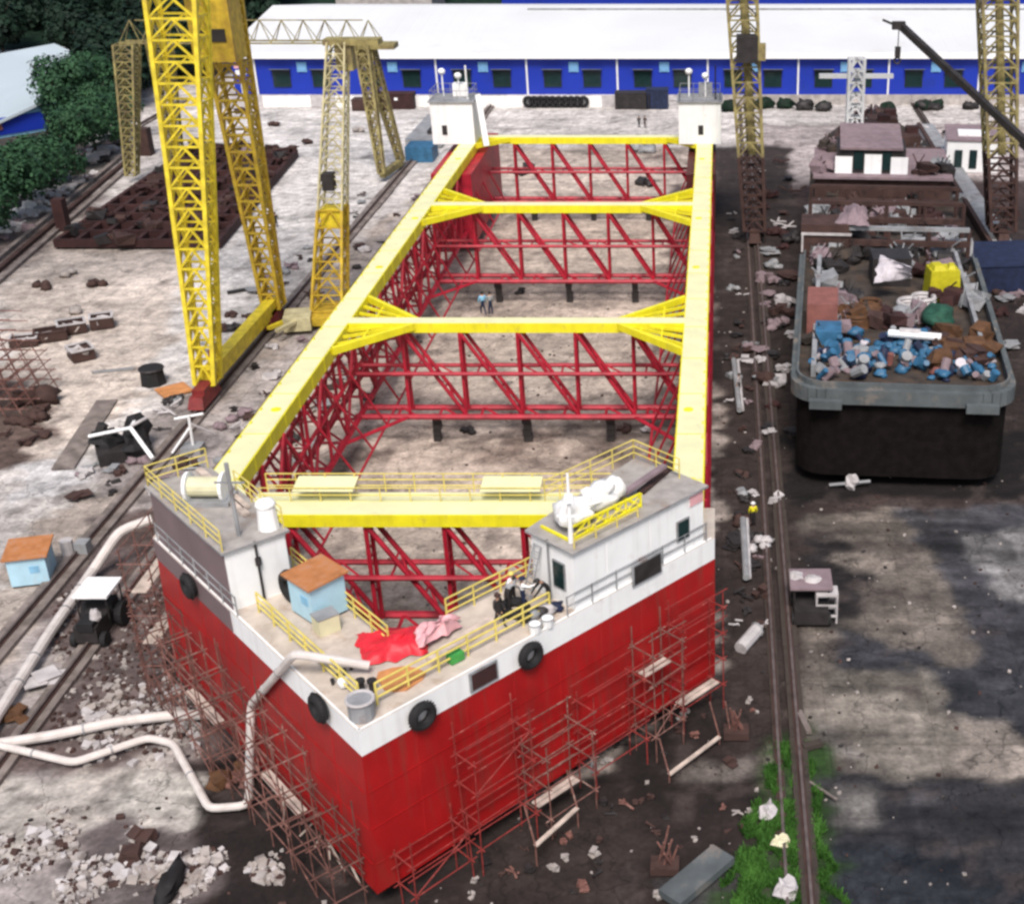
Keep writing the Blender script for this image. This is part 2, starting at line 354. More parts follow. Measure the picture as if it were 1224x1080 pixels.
# cage floor
zone([(560, 175), (840, 175), (820, 560), (650, 690), (440, 760), (300, 640)], (.44, .375, .32))
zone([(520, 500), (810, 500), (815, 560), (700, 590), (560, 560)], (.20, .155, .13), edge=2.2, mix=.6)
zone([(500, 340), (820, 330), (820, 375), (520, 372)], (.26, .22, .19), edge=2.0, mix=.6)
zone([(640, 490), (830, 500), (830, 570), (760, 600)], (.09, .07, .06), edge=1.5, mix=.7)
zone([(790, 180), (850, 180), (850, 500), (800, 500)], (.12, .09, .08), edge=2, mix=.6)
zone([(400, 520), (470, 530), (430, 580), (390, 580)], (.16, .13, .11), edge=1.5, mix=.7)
nse = fbm(XX, YY, 14, 31); col[..., :3] *= (.72+.56*nse)[..., None]
streak = fbm(XX*.35, YY*1.6, 2.2, 41); col[..., :3] *= np.clip(.55+.85*streak, .5, 1.15)[..., None]
rs_ = np.random.RandomState(5)
for k_ in range(150):      # recast and patched slabs, each with its own tone
    if k_ < 60: x_, y_, w1, h1, amp = rs_.uniform(6, 45), rs_.uniform(42, 84), rs_.uniform(1.5, 6), rs_.uniform(1, 4), .45
    else: x_, y_, w1, h1, amp = rs_.uniform(-110, 3), rs_.uniform(45, 215), rs_.uniform(3, 11), rs_.uniform(3, 9), .16
    wx, wy = XX+(WX-XX)*.12, YY+(WY-YY)*.12
    m_ = ((abs(wx-x_) < w1/2) & (abs(wy-y_) < h1/2)).astype(float)*(XX < 3.0 if k_ >= 60 else XX > 4.6); col[..., :3] *= (1+m_*rs_.uniform(-amp, amp*1.3))[..., None]
st2 = fbm(XX*.22, YY*1.7, 1.5, 91)*.6+fbm(XX*.6, YY*1.2, .8, 95)*.4; rm = np.clip((XX-4.5)/2, 0, 1)*(YY < 86); col[..., :3] *= (1-rm*(1-np.clip(.05+1.9*st2, .3, 1.7)))[..., None]
spots = fbm(XX, YY, 2.0, 51); a = np.clip((spots-.66)*7, 0, .5)[..., None]; col[..., :3] = col[..., :3]*(1-a)+np.array((.07, .055, .05))*a
def add_ground():
    ny, nx = XX.shape; ids = np.arange(nx*ny).reshape(ny, nx)
    ZZ = (fbm(XX, YY, 3, 61)-.5)*.12*((XX > -34) & (XX < 40) & (YY < 85))
    v = np.stack([XX, YY, ZZ-.02], -1).reshape(-1, 3)
    f = np.stack([ids[:-1, :-1], ids[:-1, 1:], ids[1:, 1:], ids[1:, :-1]], -1).reshape(-1, 4)
    me = bpy.data.meshes.new('ground'); me.vertices.add(len(v)); me.vertices.foreach_set('co', v.ravel())
    me.loops.add(f.size); me.loops.foreach_set('vertex_index', f.ravel()); me.polygons.add(len(f))
    me.polygons.foreach_set('loop_start', np.arange(0, f.size, 4)); me.polygons.foreach_set('loop_total', np.full(len(f), 4))
    me.update(calc_edges=True); me.validate()
    at = me.color_attributes.new('soil', 'FLOAT_COLOR', 'POINT'); at.data.foreach_set('color', col.reshape(-1, 4).astype(np.float32).ravel())
    m = bpy.data.materials.new('yard_ground'); m.use_nodes = True; n = m.node_tree.nodes; l = m.node_tree.links; b = n['Principled BSDF']
    va = n.new('ShaderNodeAttribute'); va.attribute_name = 'soil'
    tc = n.new('ShaderNodeTexCoord'); n1 = n.new('ShaderNodeTexNoise'); n1.inputs['Scale'].default_value = .9; n1.inputs['Detail'].default_value = 10; n1.inputs['Roughness'].default_value = .7
    l.new(tc.outputs['Object'], n1.inputs[0])
    n2 = n.new('ShaderNodeTexNoise'); n2.inputs['Scale'].default_value = 4; n2.inputs['Detail'].default_value = 6; l.new(tc.outputs['Object'], n2.inputs[0])
    r1 = n.new('ShaderNodeMapRange'); r1.inputs[1].default_value = .32; r1.inputs[2].default_value = .68; r1.inputs[3].default_value = .55; r1.inputs[4].default_value = 1.4; l.new(n1.outputs[0], r1.inputs[0])
    r2 = n.new('ShaderNodeMapRange'); r2.inputs[1].default_value = .3; r2.inputs[2].default_value = .7; r2.inputs[3].default_value = .8; r2.inputs[4].default_value = 1.2; l.new(n2.outputs[0], r2.inputs[0])
    # joints of the cast slabs
    br = n.new('ShaderNodeTexBrick'); br.offset = 0; br.inputs['Scale'].default_value = .18; br.inputs['Mortar Size'].default_value = .01; br.inputs['Brick Width'].default_value = 1; br.inputs['Row Height'].default_value = 1
    br.inputs['Color1'].default_value = (1, 1, 1, 1); br.inputs['Color2'].default_value = (.9, .9, .9, 1); br.inputs['Mortar'].default_value = (.8, .79, .78, 1)
    l.new(tc.outputs['Object'], br.inputs[0])
    def mul(a, bb):
        x = n.new('ShaderNodeMix'); x.data_type = 'RGBA'; x.blend_type = 'MULTIPLY'; x.inputs[0].default_value = 1; l.new(a, x.inputs[6]); l.new(bb, x.inputs[7]); return x.outputs[2]
    vo = n.new('ShaderNodeTexVoronoi'); vo.feature = 'DISTANCE_TO_EDGE'; vo.inputs['Scale'].default_value = .16
    nw = n.new('ShaderNodeTexNoise'); nw.inputs['Scale'].default_value = .5; nw.inputs['Detail'].default_value = 5; l.new(tc.outputs['Object'], nw.inputs[0])
    va2 = n.new('ShaderNodeVectorMath'); va2.operation = 'MULTIPLY_ADD'; l.new(nw.outputs['Color'], va2.inputs[0]); va2.inputs[1].default_value = (4, 4, 4); l.new(tc.outputs['Object'], va2.inputs[2]); l.new(va2.outputs[0], vo.inputs['Vector'])
    rv = n.new('ShaderNodeMapRange'); rv.inputs[1].default_value = .0; rv.inputs[2].default_value = .012; rv.inputs[3].default_value = .45; rv.inputs[4].default_value = 1; l.new(vo.outputs['Distance'], rv.inputs[0])
    n5 = n.new('ShaderNodeTexNoise'); n5.inputs['Scale'].default_value = .22; n5.inputs['Detail'].default_value = 9; n5.inputs['Roughness'].default_value = .75; l.new(tc.outputs['Object'], n5.inputs[0])
    r5 = n.new('ShaderNodeMapRange'); r5.inputs[1].default_value = .36; r5.inputs[2].default_value = .5; r5.inputs[3].default_value = .7; r5.inputs[4].default_value = 1.05; l.new(n5.outputs[0], r5.inputs[0])
    c = mul(va.outputs['Color'], r1.outputs[0]); c = mul(c, r2.outputs[0]); c = mul(c, br.outputs[0]); c = mul(c, rv.outputs[0]); c = mul(c, r5.outputs[0]); l.new(c, b.inputs['Base Color'])
    rr = n.new('ShaderNodeMapRange'); rr.inputs[3].default_value = .9; rr.inputs[4].default_value = .12; l.new(va.outputs['Alpha'], rr.inputs[0]); l.new(rr.outputs[0], b.inputs['Roughness'])
    b.inputs['Specular IOR Level'].default_value = .3
    bp = n.new('ShaderNodeBump'); bp.inputs['Strength'].default_value = .4; bp.inputs['Distance'].default_value = .12; l.new(n1.outputs[0], bp.inputs['Height']); l.new(bp.outputs[0], b.inputs['Normal'])
    me.materials.append(m)
    o = bpy.data.objects.new('ground', me); C.objects.link(o); o['kind'] = 'structure'
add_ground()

# rail beams (sunk concrete beams with a steel rail)
def rail_beam(x, wd, y0, y1, m, ztop=.25):
    b = MB(); rnd = random.Random(int(x*10))
    y = y0
    while y < y1:
        L = rnd.uniform(7, 12); ww = wd*rnd.uniform(.93, 1.07)
        b.box((x, min(y+L/2, y1), ztop/2-.15), (ww, L-.04, ztop+.3), m); y += L
    b.box((x, (y0+y1)/2, ztop+.03), (.34, y1-y0, .06), 'brown')
    b.box((x, (y0+y1)/2, ztop+.13), (.09, y1-y0, .18), 'steel'); b.box((x, (y0+y1)/2, ztop+.24), (.14, y1-y0, .05), 'steel')
    return struct('crane_rail', b)
rail_beam(-41.3, 1.5, 40, 214, 'cbeam'); rail_beam(-36.2, 1.2, 40, 214, 'cbeam')
rail_beam(3.95, .85, 30, 214, 'dbeam'); rail_beam(2.9, .5, 30, 214, 'dbeam', .12)
rail_beam(30.5, 1.0, 70, 214, 'dbeam'); rail_beam(-86, 1.0, 90, 214, 'cbeam')
exec_parts = True
# ---------------------------------------------------------------- the fish farming vessel on the slip
XC, W2 = -14.85, 13.0
ZT, ZD, ZCH, ZB, ZR = 9.65, 9.5, 2.35, 1.3, 12.75
YB, Y2, Y3, Y4, YT, YS, WB = 63.25, 91.85, 122.9, 150.6, 44.3, 60.3, 14.5
ves = thing('fish_farm_vessel', 'huge red and yellow open truss fish farming vessel with pointed bow standing on the slip', 'ship', (XC, YT, 0))
L0 = math.hypot(WB, YS-YT); DX, DY = WB/L0, (YS-YT)/L0
def VP(t, off, side, z):
    """point on the bow: t metres from the tip along the edge, off metres inboard"""
    return Vector((XC+side*(DX*t-DY*off), YT+DY*t+DX*off, z))
def outline(off=0, yend=63.5, skew=0):
    return [(XC, YT-skew), (XC+WB, YS-skew), (XC+WB, yend), (XC+WB-4.3, yend), (XC+WB-4.3, 62.2), (XC, 50.75), (XC-WB+4.3, 62.2), (XC-WB+4.3, yend), (XC-WB, yend), (XC-WB, YS-skew)]
# red shell with the white strake above it; the foot stands a little forward
def shell(b, z0, s0, z1, s1, m, top=None):
    lo = outline(skew=s0); hi = outline(skew=s1); n = len(lo)
    vs = [(p[0], p[1], z0) for p in lo]+[(p[0], p[1], z1) for p in hi]
    b.add(vs, [(i, (i+1) % n, n+(i+1) % n, n+i) for i in range(n)], m)
    if top: b.add(vs[n:], [(0, 1, 4, 5), (1, 2, 3, 4), (0, 5, 6, 9), (6, 7, 8, 9)], top)
b = MB(); shell(b, ZB, .6, 8.25, 0, 'red'); lo = outline(skew=.6)
b.add([(p[0], p[1], ZB) for p in lo], [(5, 4, 1, 0), (4, 3, 2, 1), (9, 6, 5, 0), (9, 8, 7, 6)], 'red')
hull = b.build('bow_hull', ves, 'bright red bow plating meeting at a sharp stem')
b = MB(); shell(b, 8.25, 0, ZD, 0, 'white'); b.build('white_strake', hull)
b = MB(); shell(b, ZD, 0, ZD+.02, 0, 'deck', 'deck')
for side in (1, -1):     # raised white edge plate
    for t0, t1 in ((0, 21.4),):
        p, q = VP(t0, .07, side, ZD+.03), VP(t1, .07, side, ZD+.03); b.bar(p, q, .08, .08, 'white')
bdeck = b.build('bow_deck', ves)
# horizontal weld seams on the red plating are low ridges
b = MB()
for side in (1, -1):
    for z in (2.8, 4.6, 6.4):
        k = (8.25-z)/(8.25-ZB)*.6
        p, q = VP(0.1, 0, side, z), VP(L0-.2, 0, side, z); p.y -= k+.01; q.y -= k+.01; b.bar(p, q, .05, .03, 'red')
for side in (1, -1):
    for k in range(1, 8):
        t = k*2.7; a, c = VP(t, 0, side, 1.4), VP(t, 0, side, 8.2); a.y -= .6; b.bar(a, c, .03, .025, 'red')
b.build('weld_seam', hull)
# railings
def rail_run(pts, parent, name='railing', m='yrail', h=1.1, step=1.6, r=.035, rails=(.38, .74, 1.1)):
    b = MB()
    for p, q in zip(pts[:-1], pts[1:]):
        p, q = Vector(p), Vector(q); L = (q-p).length; n = max(1, round(L/step))
        for i in range(n+1):
            c = p.lerp(q, i/n); b.tube(c, c+Vector((0, 0, h)), r*1.1, m, 5)
        for z in rails: b.tube(p+Vector((0, 0, z)), q+Vector((0, 0, z)), r, m, 5)
    return b.build(name, parent)
for side in (1, -1):
    rail_run([VP(1.6, .95, side, ZD+.02), VP(11.2, .95, side, ZD+.02)], ves, r=.05)
    rail_run([VP(7.6 if side > 0 else 4.6, 4.05, side, ZD+.02), VP(14, 4.05, side, ZD+.02)], ves, r=.045)
rail_run([VP(11.5, .05, 1, ZD+.02), VP(21, .05, 1, ZD+.02)], ves, m='grey', rails=(.55, 1.05))
rail_run([VP(11.5, .05, -1, ZD+.02), VP(21, .05, -1, ZD+.02)], ves, m='grey', rails=(.55, 1.05))
# deckhouses
def house(side):
    t0, t1, o0, o1 = 12.1, 20.9, .14, 3.1
    b = MB(); P = [VP(t0, o0, side, 0), VP(t1, o0, side, 0), VP(t1, o1, side, 0), VP(t0, o1, side, 0)]
    b.prism([(p.x, p.y) for p in P], ZD+.02, ZR-.12, 'white')
    # welded plate joints
    for t in (14.2, 17.1):
        b.bar(VP(t, o0-.012, side, ZD+.1), VP(t, o0-.012, side, ZR-.2), .03, .02, 'white')
    h = b.build('deckhouse', ves, 'white deckhouse on the %s side of the bow' % ('right' if side > 0 else 'left'))
    b = MB(); E = [VP(t0-.18, o0-.18, side, 0), VP(t1+.2, o0-.18, side, 0), VP(t1+.2, 5.0 if side > 0 else 3.3, side, 0), VP(t0-.18, o1+.2, side, 0)]
    b.prism([(p.x, p.y) for p in E], ZR-.12, ZR, 'grey', 'roof'); b.build('roof', h)
    return h
hR = house(1); hL = house(-1)
def wall_box(h, name, side, t, z, wt, hz, d=.1, m='glass', off=.14, frame=True):
    b = MB(); p = VP(t, off-.03, side, z); q = VP(t+wt, off-.03, side, z)
    if frame: b.bar(p-Vector((0, 0, 0)), q, d+.02, hz+.16, 'grey')
    p = VP(t+.08, off-.06, side, z); q = VP(t+wt-.08, off-.06, side, z); b.bar(p, q, d, hz, m)
    return b.build(name, h)
wall_box(hR, 'hatch', 1, 18.9, 10.9, .9, 1.0)
def front_box(h, name, side, o, z, wo, hz, m='glass'):
    b = MB(); t = 12.1
    b.bar(VP(t-.03, o-.08, side, z), VP(t-.03, o+wo+.08, side, z), .08, hz+.16, 'grey'); b.bar(VP(t-.07, o, side, z), VP(t-.07, o+wo, side, z), .06, hz, m)
    return b.build(name, h)
front_box(hR, 'window', 1, .8, 11.1, .7, 1.3)
for t_, n_ in ((12.1, 'L'),):
    b = MB(); P = [VP(12.14, .11, -1, 0), VP(20.86, .11, -1, 0)]; b.bar(P[0]+Vector((0, 0, (ZD+ZR-.1)/2)), P[1]+Vector((0, 0, (ZD+ZR-.1)/2)), .05, ZR-ZD-.3, 'primer'); b.build('side_plating', hL, 'mauve brown primer on the long outer wall')
    b = MB(); b.bar(VP(12.3, -.02, -1, 8.9), VP(21.5, -.02, -1, 8.9), .05, 1.15, 'primer'); b.build('primer_strake', hull, 'mauve brown primer strip below the left deckhouse')
b = MB()   # drain pipe and ladder on the right house
b.tube(VP(12, 1.8, 1, ZD), VP(12, 1.8, 1, ZR), .06, 'grey'); b.build('drain_pipe', hR)
b = MB(); b.tube(VP(12, 1.6, -1, ZD), VP(12, 1.6, -1, ZR), .06, 'dark'); b.box(VP(11.95, 1.6, -1, 11.7), (.22, .22, .4), 'dark'); b.build('drain_pipe', hL)
b = MB()
for o in (2.3, 2.8): b.tube(VP(11.1, o, 1, ZD), VP(12.0, o, 1, 12.2), .05, 'grey')
for k in range(9): b.tube(VP(11.19+k*.1, 2.3, 1, ZD+.3+k*.3), VP(11.19+k*.1, 2.8, 1, ZD+.3+k*.3), .03, 'grey')
b.build('ladder', hR)
# roof railings (the left roof all round, the right one at its back)
z = ZR
rail_run([VP(12.1, .1, -1, z), VP(20.9, .1, -1, z)], hL); rail_run([VP(12.3, 3.2, -1, z), VP(17.5, 3.2, -1, z)], hL)
rail_run([VP(20.9, .1, -1, z), VP(20.9, 3.2, -1, z)], hL)
rail_run([VP(14.5, 4.8, 1, z), VP(20.7, 4.9, 1, z), VP(20.7, 1.6, 1, z)], hR)
rail_run([VP(12.3, .25, 1, z), VP(16.4, .25, 1, z)], hR, h=.8, rails=(.4, .8))
# dark plates hung at the deck edge, draught board
for t, wt, hz, zz, ss in ((5.6, 1.55, 1.0, 8.95, 'lower'), (15.6, 2.0, 1.2, 9.9, 'upper')):
    b = MB(); b.bar(VP(t, -.08, 1, zz), VP(t+wt, -.08, 1, zz), .08, hz, 'grey'); b.bar(VP(t+.1, -.13, 1, zz), VP(t+wt-.1, -.13, 1, zz), .04, hz-.2, 'maroon' if ss == 'lower' else 'dark')
    b.build('side_panel', hull)
# deck fittings: bollards
for t, o in ((2.2, 3.0), (2.9, 2.9), (3.6, 3.0)):
    pass
for k, (x, y) in enumerate(((432, 826), (446, 826), (405, 812), (412, 806), (398, 818), (420, 800))):
    p = G(x, y, ZD+.02); b = MB(); rr = .16 if k < 2 else .07
    b.tube(p, p+Vector((0, 0, .55 if k < 2 else .25)), rr, 'dark', 8); b.tube(p+Vector((0, 0, .5 if k < 2 else .2)), p+Vector((0, 0, .6 if k < 2 else .3)), rr*1.4, 'dark', 8); b.build('bollard', bdeck)
# side beams
def box_beam(b, p, q, wd, ht, lip=.09):
    p, q = Vector(p), Vector(q); b.bar(p-Vector((0, 0, ht/2)), q-Vector((0, 0, ht/2)), wd, ht, 'yellow')
    b.bar(p+Vector((0, 0, .012)), q+Vector((0, 0, .012)), wd-2*lip, .03, 'ytop')  # pale top strip carries the painted sky light
for side in (-1, 1):
    b = MB(); x = XC+side*W2
    box_beam(b, (x, 62, ZT), (x, 153, ZT), 1.78, 1.0)
    for k in range(15):
        b.box((x, 66.5+k*6, ZT+.03), (1.6, .09, .012), 'yellow')
        b.box((x-side*.9, 66.5+k*6, ZT-.5), (.04, .12, .9), 'yellow'); b.box((x-side*.9, 69.5+k*6, ZT-.5), (.03, .08, .9), 'yellow')
    sb = b.build('side_beam', ves)
    b = MB()      # low grab rail stubs and manholes along the beam
    for k in range(40):
        y = 70+k*2
        b.box((x+side*.72, y, ZT+.06), (.08, .3, .1), 'yellow')
    for y in (76, 104, 118, 140): b.tube((x-.2*side, y, ZT+.02), (x-.2*side, y, ZT+.07), .32, 'yellow', 10)
    b.build('grab_stub', sb)
# cross beams
for i, y in enumerate((YB, Y2, Y3, Y4)):
    b = MB(); hw = 1.25 if i else 1.6
    box_beam(b, (XC-W2, y, ZT-.004), (XC+W2, y, ZT-.004), hw, .72)
    cb = b.build('cross_beam', ves)
    if i == 0:
        rail_run([(XC-W2+3, y+.7, ZT), (XC+W2-2, y+.7, ZT)], cb, h=.85, rails=(.42, .85)); rail_run([(XC-W2+3, y+1.9, ZT), (XC+W2-2, y+1.9, ZT)], cb)
        b = MB(); b.box((XC, y+1.35, ZT-.1), (21, 1.1, .1), 'ytop'); b.build('walkway', cb)
        for x0, x1 in ((355, 427), (577, 648)):
            a = GY(x0, 590, y+1.3).x; c = GY(x1, 590, y+1.3).x
            b = MB(); b.box(((a+c)/2, y+1.3, ZT+.8), (c-a, 1.5, .06), 'ytop', rot=Matrix.Rotation(.12, 3, 'X')); b.build('plate', cb)
    else:
        for side in (-1, 1):    # fan shaped brackets
            x0 = XC+side*(W2-.9); x1 = XC+side*(W2-5.6 if i < 3 else W2-4.2); sp = 5.4 if i < 3 else 3.6
            b = MB(); zc = ZT-.25
            b.bar((x1, y-.5, zc), (x0, y-sp, zc), .34, .5, 'yellow')
            if i < 3: b.bar((x1, y+.5, zc), (x0, y+sp, zc), .34, .5, 'yellow')
            for u in ((-.72, -.45, -.2, .2, .45, .72) if i < 3 else (-.7, -.4)):
                b.bar((x1+side*.3, y+u*.8, zc-.05), (x0, y+sp*u, zc-.1), .16, .22, 'yellow')
            for u in (.35, .68):
                b.bar((x1+(x0-x1)*u, y-sp*u, zc-.1), (x1+(x0-x1)*u, y+(sp*u if i < 3 else 0), zc-.1), .14, .16, 'yellow')
            b.build('corner_bracket', ves)
b = MB()   # yellow corner block by the left deckhouse
b.box((XC-W2+.9, 63.6, ZT+.3), (2.6, 2.4, .7), 'ytop', rz=.5); b.bar((XC-W2+2.0, 63.2, ZT+.5), (XC-W2+4.6, 60.2, ZT+.4), .5, .4, 'yellow')
b.build('corner_block', ves)
# trusses under the cross beams: laced pairs of tubes
def pair(b, p, q, d, r, m='tred', lace=2.0):
    d = Vector(d); p, q = Vector(p), Vector(q)
    b.tube(p-d, q-d, r, m, 6); b.tube(p+d, q+d, r, m, 6)
    n = max(2, int((q-p).length/lace))
    for i in range(1, n):
        a = p.lerp(q, i/n); c = p.lerp(q, min(1, (i+.5)/n)); b.tube(a-d, a+d, r*.5, m, 4); b.tube(a+d, c-d, r*.5, m, 4)
for i, y in enumerate((YB, Y2, Y3, Y4)):
    dy = .85; zt = ZT-.7; xl, xr = XC-W2+.6, XC+W2-.6
    b = MB()
    for z, r in ((ZCH, .22), ((ZT+ZCH)/2-.2, .16)):
        pair(b, (xl, y, z), (xr, y, z), (0, dy, 0), r, lace=3)
    tr = b.build('cross_truss', ves, 'dark red transverse truss under the %s cross beam' % ('bow', 'second', 'third', 'stern')[i])
    step = 4.2
    for k in range(-3, 4):
        x = XC+k*step
        if xl <= x <= xr:
            b = MB(); pair(b, (x, y, ZCH), (x, y, zt), (0, dy*.6, 0), .13); b.build('upright', tr)
        if k > -4 and xl <= x-.2 and x+step <= xr+1:
            b = MB(); pair(b, (x, y, zt), (min(x+step, xr), y, ZCH), (0, dy*.6, 0), .15, lace=2.5); b.build('diagonal', tr)
    b = MB(); pair(b, (XC-2*step, y-dy, ZCH), (xl, y-6, ZCH), (0, .12, 0), .1); b.build('bottom_brace', tr)
    b = MB(); pair(b, (XC+2*step, y-dy, ZCH), (xr, y-6, ZCH), (0, .12, 0), .1); b.build('bottom_brace', tr)
# side trusses
for side in (-1, 1):
    x = XC+side*W2; y0, y1 = 66, 148; dx = .9
    b = MB()
    for z, r in ((ZCH, .24), (5.9, .15)): pair(b, (x, y0, z), (x, y1, z), (dx, 0, 0), r, lace=4)
    st = b.build('side_truss', ves, 'dark red lattice side wall under the %s yellow beam' % ('left' if side < 0 else 'right'))
    n = 19; s = (y1-y0)/n
    for k in range(n+1):
        y = y0+k*s
        b = MB(); b.tube((x-dx, y, ZCH), (x-dx, y, ZT-1), .13, 'tred', 6); b.tube((x+dx, y, ZCH), (x+dx, y, ZT-1), .13, 'tred', 6)
        b.tube((x-dx, y, ZCH), (x+dx, y, 5.9), .08, 'tred', 5); b.tube((x+dx, y, 5.9), (x-dx, y, ZT-1), .08, 'tred', 5)
        # raking strut from the inner chord to the side
        b.tube((x-side*dx, y, ZT-1.2), (x-side*3.2, y+s*.5, ZCH), .09, 'tred', 5); b.build('upright', st)
        if k < n:
            b = MB(); u, v = (y, y+s) if k % 2 else (y+s, y)
            for q in (-dx, dx): b.tube((x+q, u, ZCH), (x+q, v, ZT-1), .12, 'tred', 6)
            b.tube((x-side*3.2, y, ZCH), (x-side*3.2, y+s, ZCH), .1, 'tred', 5); b.build('diagonal', st)
# stern pontoons and stern towers
for side in (-1, 1):
    b = MB(); x = XC+side*(W2+.3)
    b.prism([(x-2.1, 138), (x+(2.1 if side < 0 else .9), 138), (x+(2.1 if side < 0 else .9), 157), (x-2.1, 157)], ZB, ZT-1.1, 'tred' if side < 0 else 'plum'); b.build('stern_hull', ves, 'deep red box hull under the %s stern tower' % ('left' if side < 0 else 'right'))
    cx = -29.3 if side < 0 else -2.35
    b = MB(); b.box((cx, 149.2, ZT+2.2), (4.6, 4.4, 4.5), 'white'); sh = b.build('stern_tower', ves, 'white block tower at the %s end of the stern beam' % ('left' if side < 0 else 'right'))
    b = MB(); b.box((cx, 149.2, ZT+4.52), (5.0, 4.8, .14), 'grey', ); b.build('roof', sh)
    b = MB(); b.box((cx-.9 if side < 0 else cx+.1, 146.96, ZT+1.5), (.55, .06, 1.0), 'dark'); b.build('door' if side < 0 else 'window', sh)
    rail_run([(cx-2.2, 147, ZT+4.6), (cx+2.2, 147, ZT+4.6), (cx+2.2, 151.2, ZT+4.6), (cx-2.2, 151.2, ZT+4.6), (cx-2.2, 147, ZT+4.6)], sh, m='grey', rails=(.5, 1.1))
    b = MB()
    for q in ((-1.2, .5, 2.6), (.6, .2, 2.2)):
        b.tube((cx+q[0], 149+q[1], ZT+4.6), (cx+q[0], 149+q[1], ZT+4.6+q[2]), .09, 'white', 6); b.blob((cx+q[0], 149+q[1], ZT+4.7+q[2]), (.8, .8, .7), 'white', 1, .05)
    b.build('lamp_post', sh)
    b = MB(); b.tube((cx+1.7, 148, ZT+4.6), (cx+1.7, 148, ZT+8.2), .1, 'dark' if side > 0 else 'white', 6); b.box((cx+.6, 150, ZT+5.3), (1.5, 1.2, 1.3), 'wtarp' if side < 0 else 'grey'); b.build('mast', sh)
b = MB(); b.bar((-26.4, 147.5, ZT+5.2), (-25.6, 146.0, ZT), .6, .25, 'white'); b.build('stair', ves)
b = MB()
for k in (0, 1): b.box((XC+W2-.3+k*.55, 66, ZT+.1), (.3, .3, .5), 'yellow')
b.build('beam_foot', ves)
# pink flag patch at the back corner of the right house
b = MB(); b.bar(VP(19.9, .1, 1, ZR-.45), VP(20.85, .1, 1, ZR-.45), .03, .7, 'pink'); b.build('patch', hR)
# mast with light on the right house, lamp dome and winch on the left
b = MB(); p = VP(12.6, .8, 1, ZR); b.tube(p, p+Vector((0, 0, 3.6)), .13, 'white', 8, .06); b.tube(p+Vector((0, 0, 2.2)), p+Vector((0, 0, 2.5)), .3, 'white', 8, .2); b.bar(p+Vector((-.6, 0, 1.4)), p+Vector((.6, 0, 1.4)), .08, .08, 'white'); b.build('mast', hR)
b = MB(); p = VP(12.8, 2.7, -1, ZR); b.tube(p, p+Vector((0, 0, 1.1)), .5, 'white', 12, .42); b.blob(p+Vector((0, 0, 1.25)), (.95, .95, .6), 'white', 2, .03, 14, 8); b.build('vent_cowl', hL, 'white mushroom vent on the left deckhouse roof')
b = MB(); p = VP(17.3, 1.7, -1, ZR)
b.tube(p+Vector((-.8, 0, .8)), p+Vector((.8, 0, .8)), .5, 'cream', 14); b.tube(p+Vector((-.95, 0, .8)), p+Vector((-.8, 0, .8)), .75, 'white', 14); b.tube(p+Vector((.95, 0, .8)), p+Vector((.8, 0, .8)), .75, 'white', 14)
b.box(p+Vector((0, 0, .12)), (2.4, 1.4, .24), 'grey'); b.build('winch', hL)
b = MB(); p = VP(13.0, 1.3, -1, ZR); b.tube(p, p+Vector((0, 0, 3.8)), .1, 'grey', 6); b.bar(p+Vector((-.7, 0, 2.8)), p+Vector((.7, 0, 2.8)), .08, .08, 'grey'); b.build('mast', hL)
# planks on the left roof
b = MB()
for k, (t, o) in enumerate(((14.5, 3.2), (15.2, 3.5), (17.8, 3.4))): b.bar(VP(t, o-.8, -1, ZR+.1), VP(t+3, o-.7, -1, ZR+.1), .35, .12, 'scafw')
b.build('roof_beam', hL)
# ---------------------------------------------------------------- things on the vessel
def tyre(px, py, side, t, z, label):
    c = VP(t, -.3, side, z); ax_ = Vector((side*DY, -DX, 0)); b = MB(); b.torus(c, .48, .2, ax_, 'black', 24, 8)
    for i in range(24):
        a = i*math.pi/12; u = ax_.cross(Vector((0, 0, 1))).normalized(); d = u*math.cos(a)+Vector((0, 0, 1))*math.sin(a)
        b.box(c+d*.69, (.06, .06, .06), 'black')
    single('tyre_fender', b, label, 'tyre', 'tyre fenders hung on the bow', smooth=False)
tyre(0, 0, 1, 2.9, 8.85, 'black tyre hung on the white band right of the bow tip')
tyre(0, 0, 1, 8.9, 8.85, 'black tyre hung on the white band just left of the right deckhouse')
tyre(0, 0, -1, 3.0, 9.2, 'black tyre hung edge-on over the left bow rail')
tyre(0, 0, -1, 16.6, 9.0, 'black tyre hung below the long left deckhouse wall')
b = MB(); c = VP(11.0, 2.6, -1, ZD+.85); b.torus(c, .6, .28, (DX, -DY*-1, 0), 'black', 22, 8)
single('tyre', b, 'big black tyre leaning on the left deckhouse front behind the small hut', 'tyre')
b = MB(); c = VP(10.1, 2.2, 1, ZD+.25); b.torus(c, .55, .22, (0, 0, 1), 'black', 20, 6); single('tyre', b, 'black tyre lying flat on the deck by the right outer rail', 'tyre')
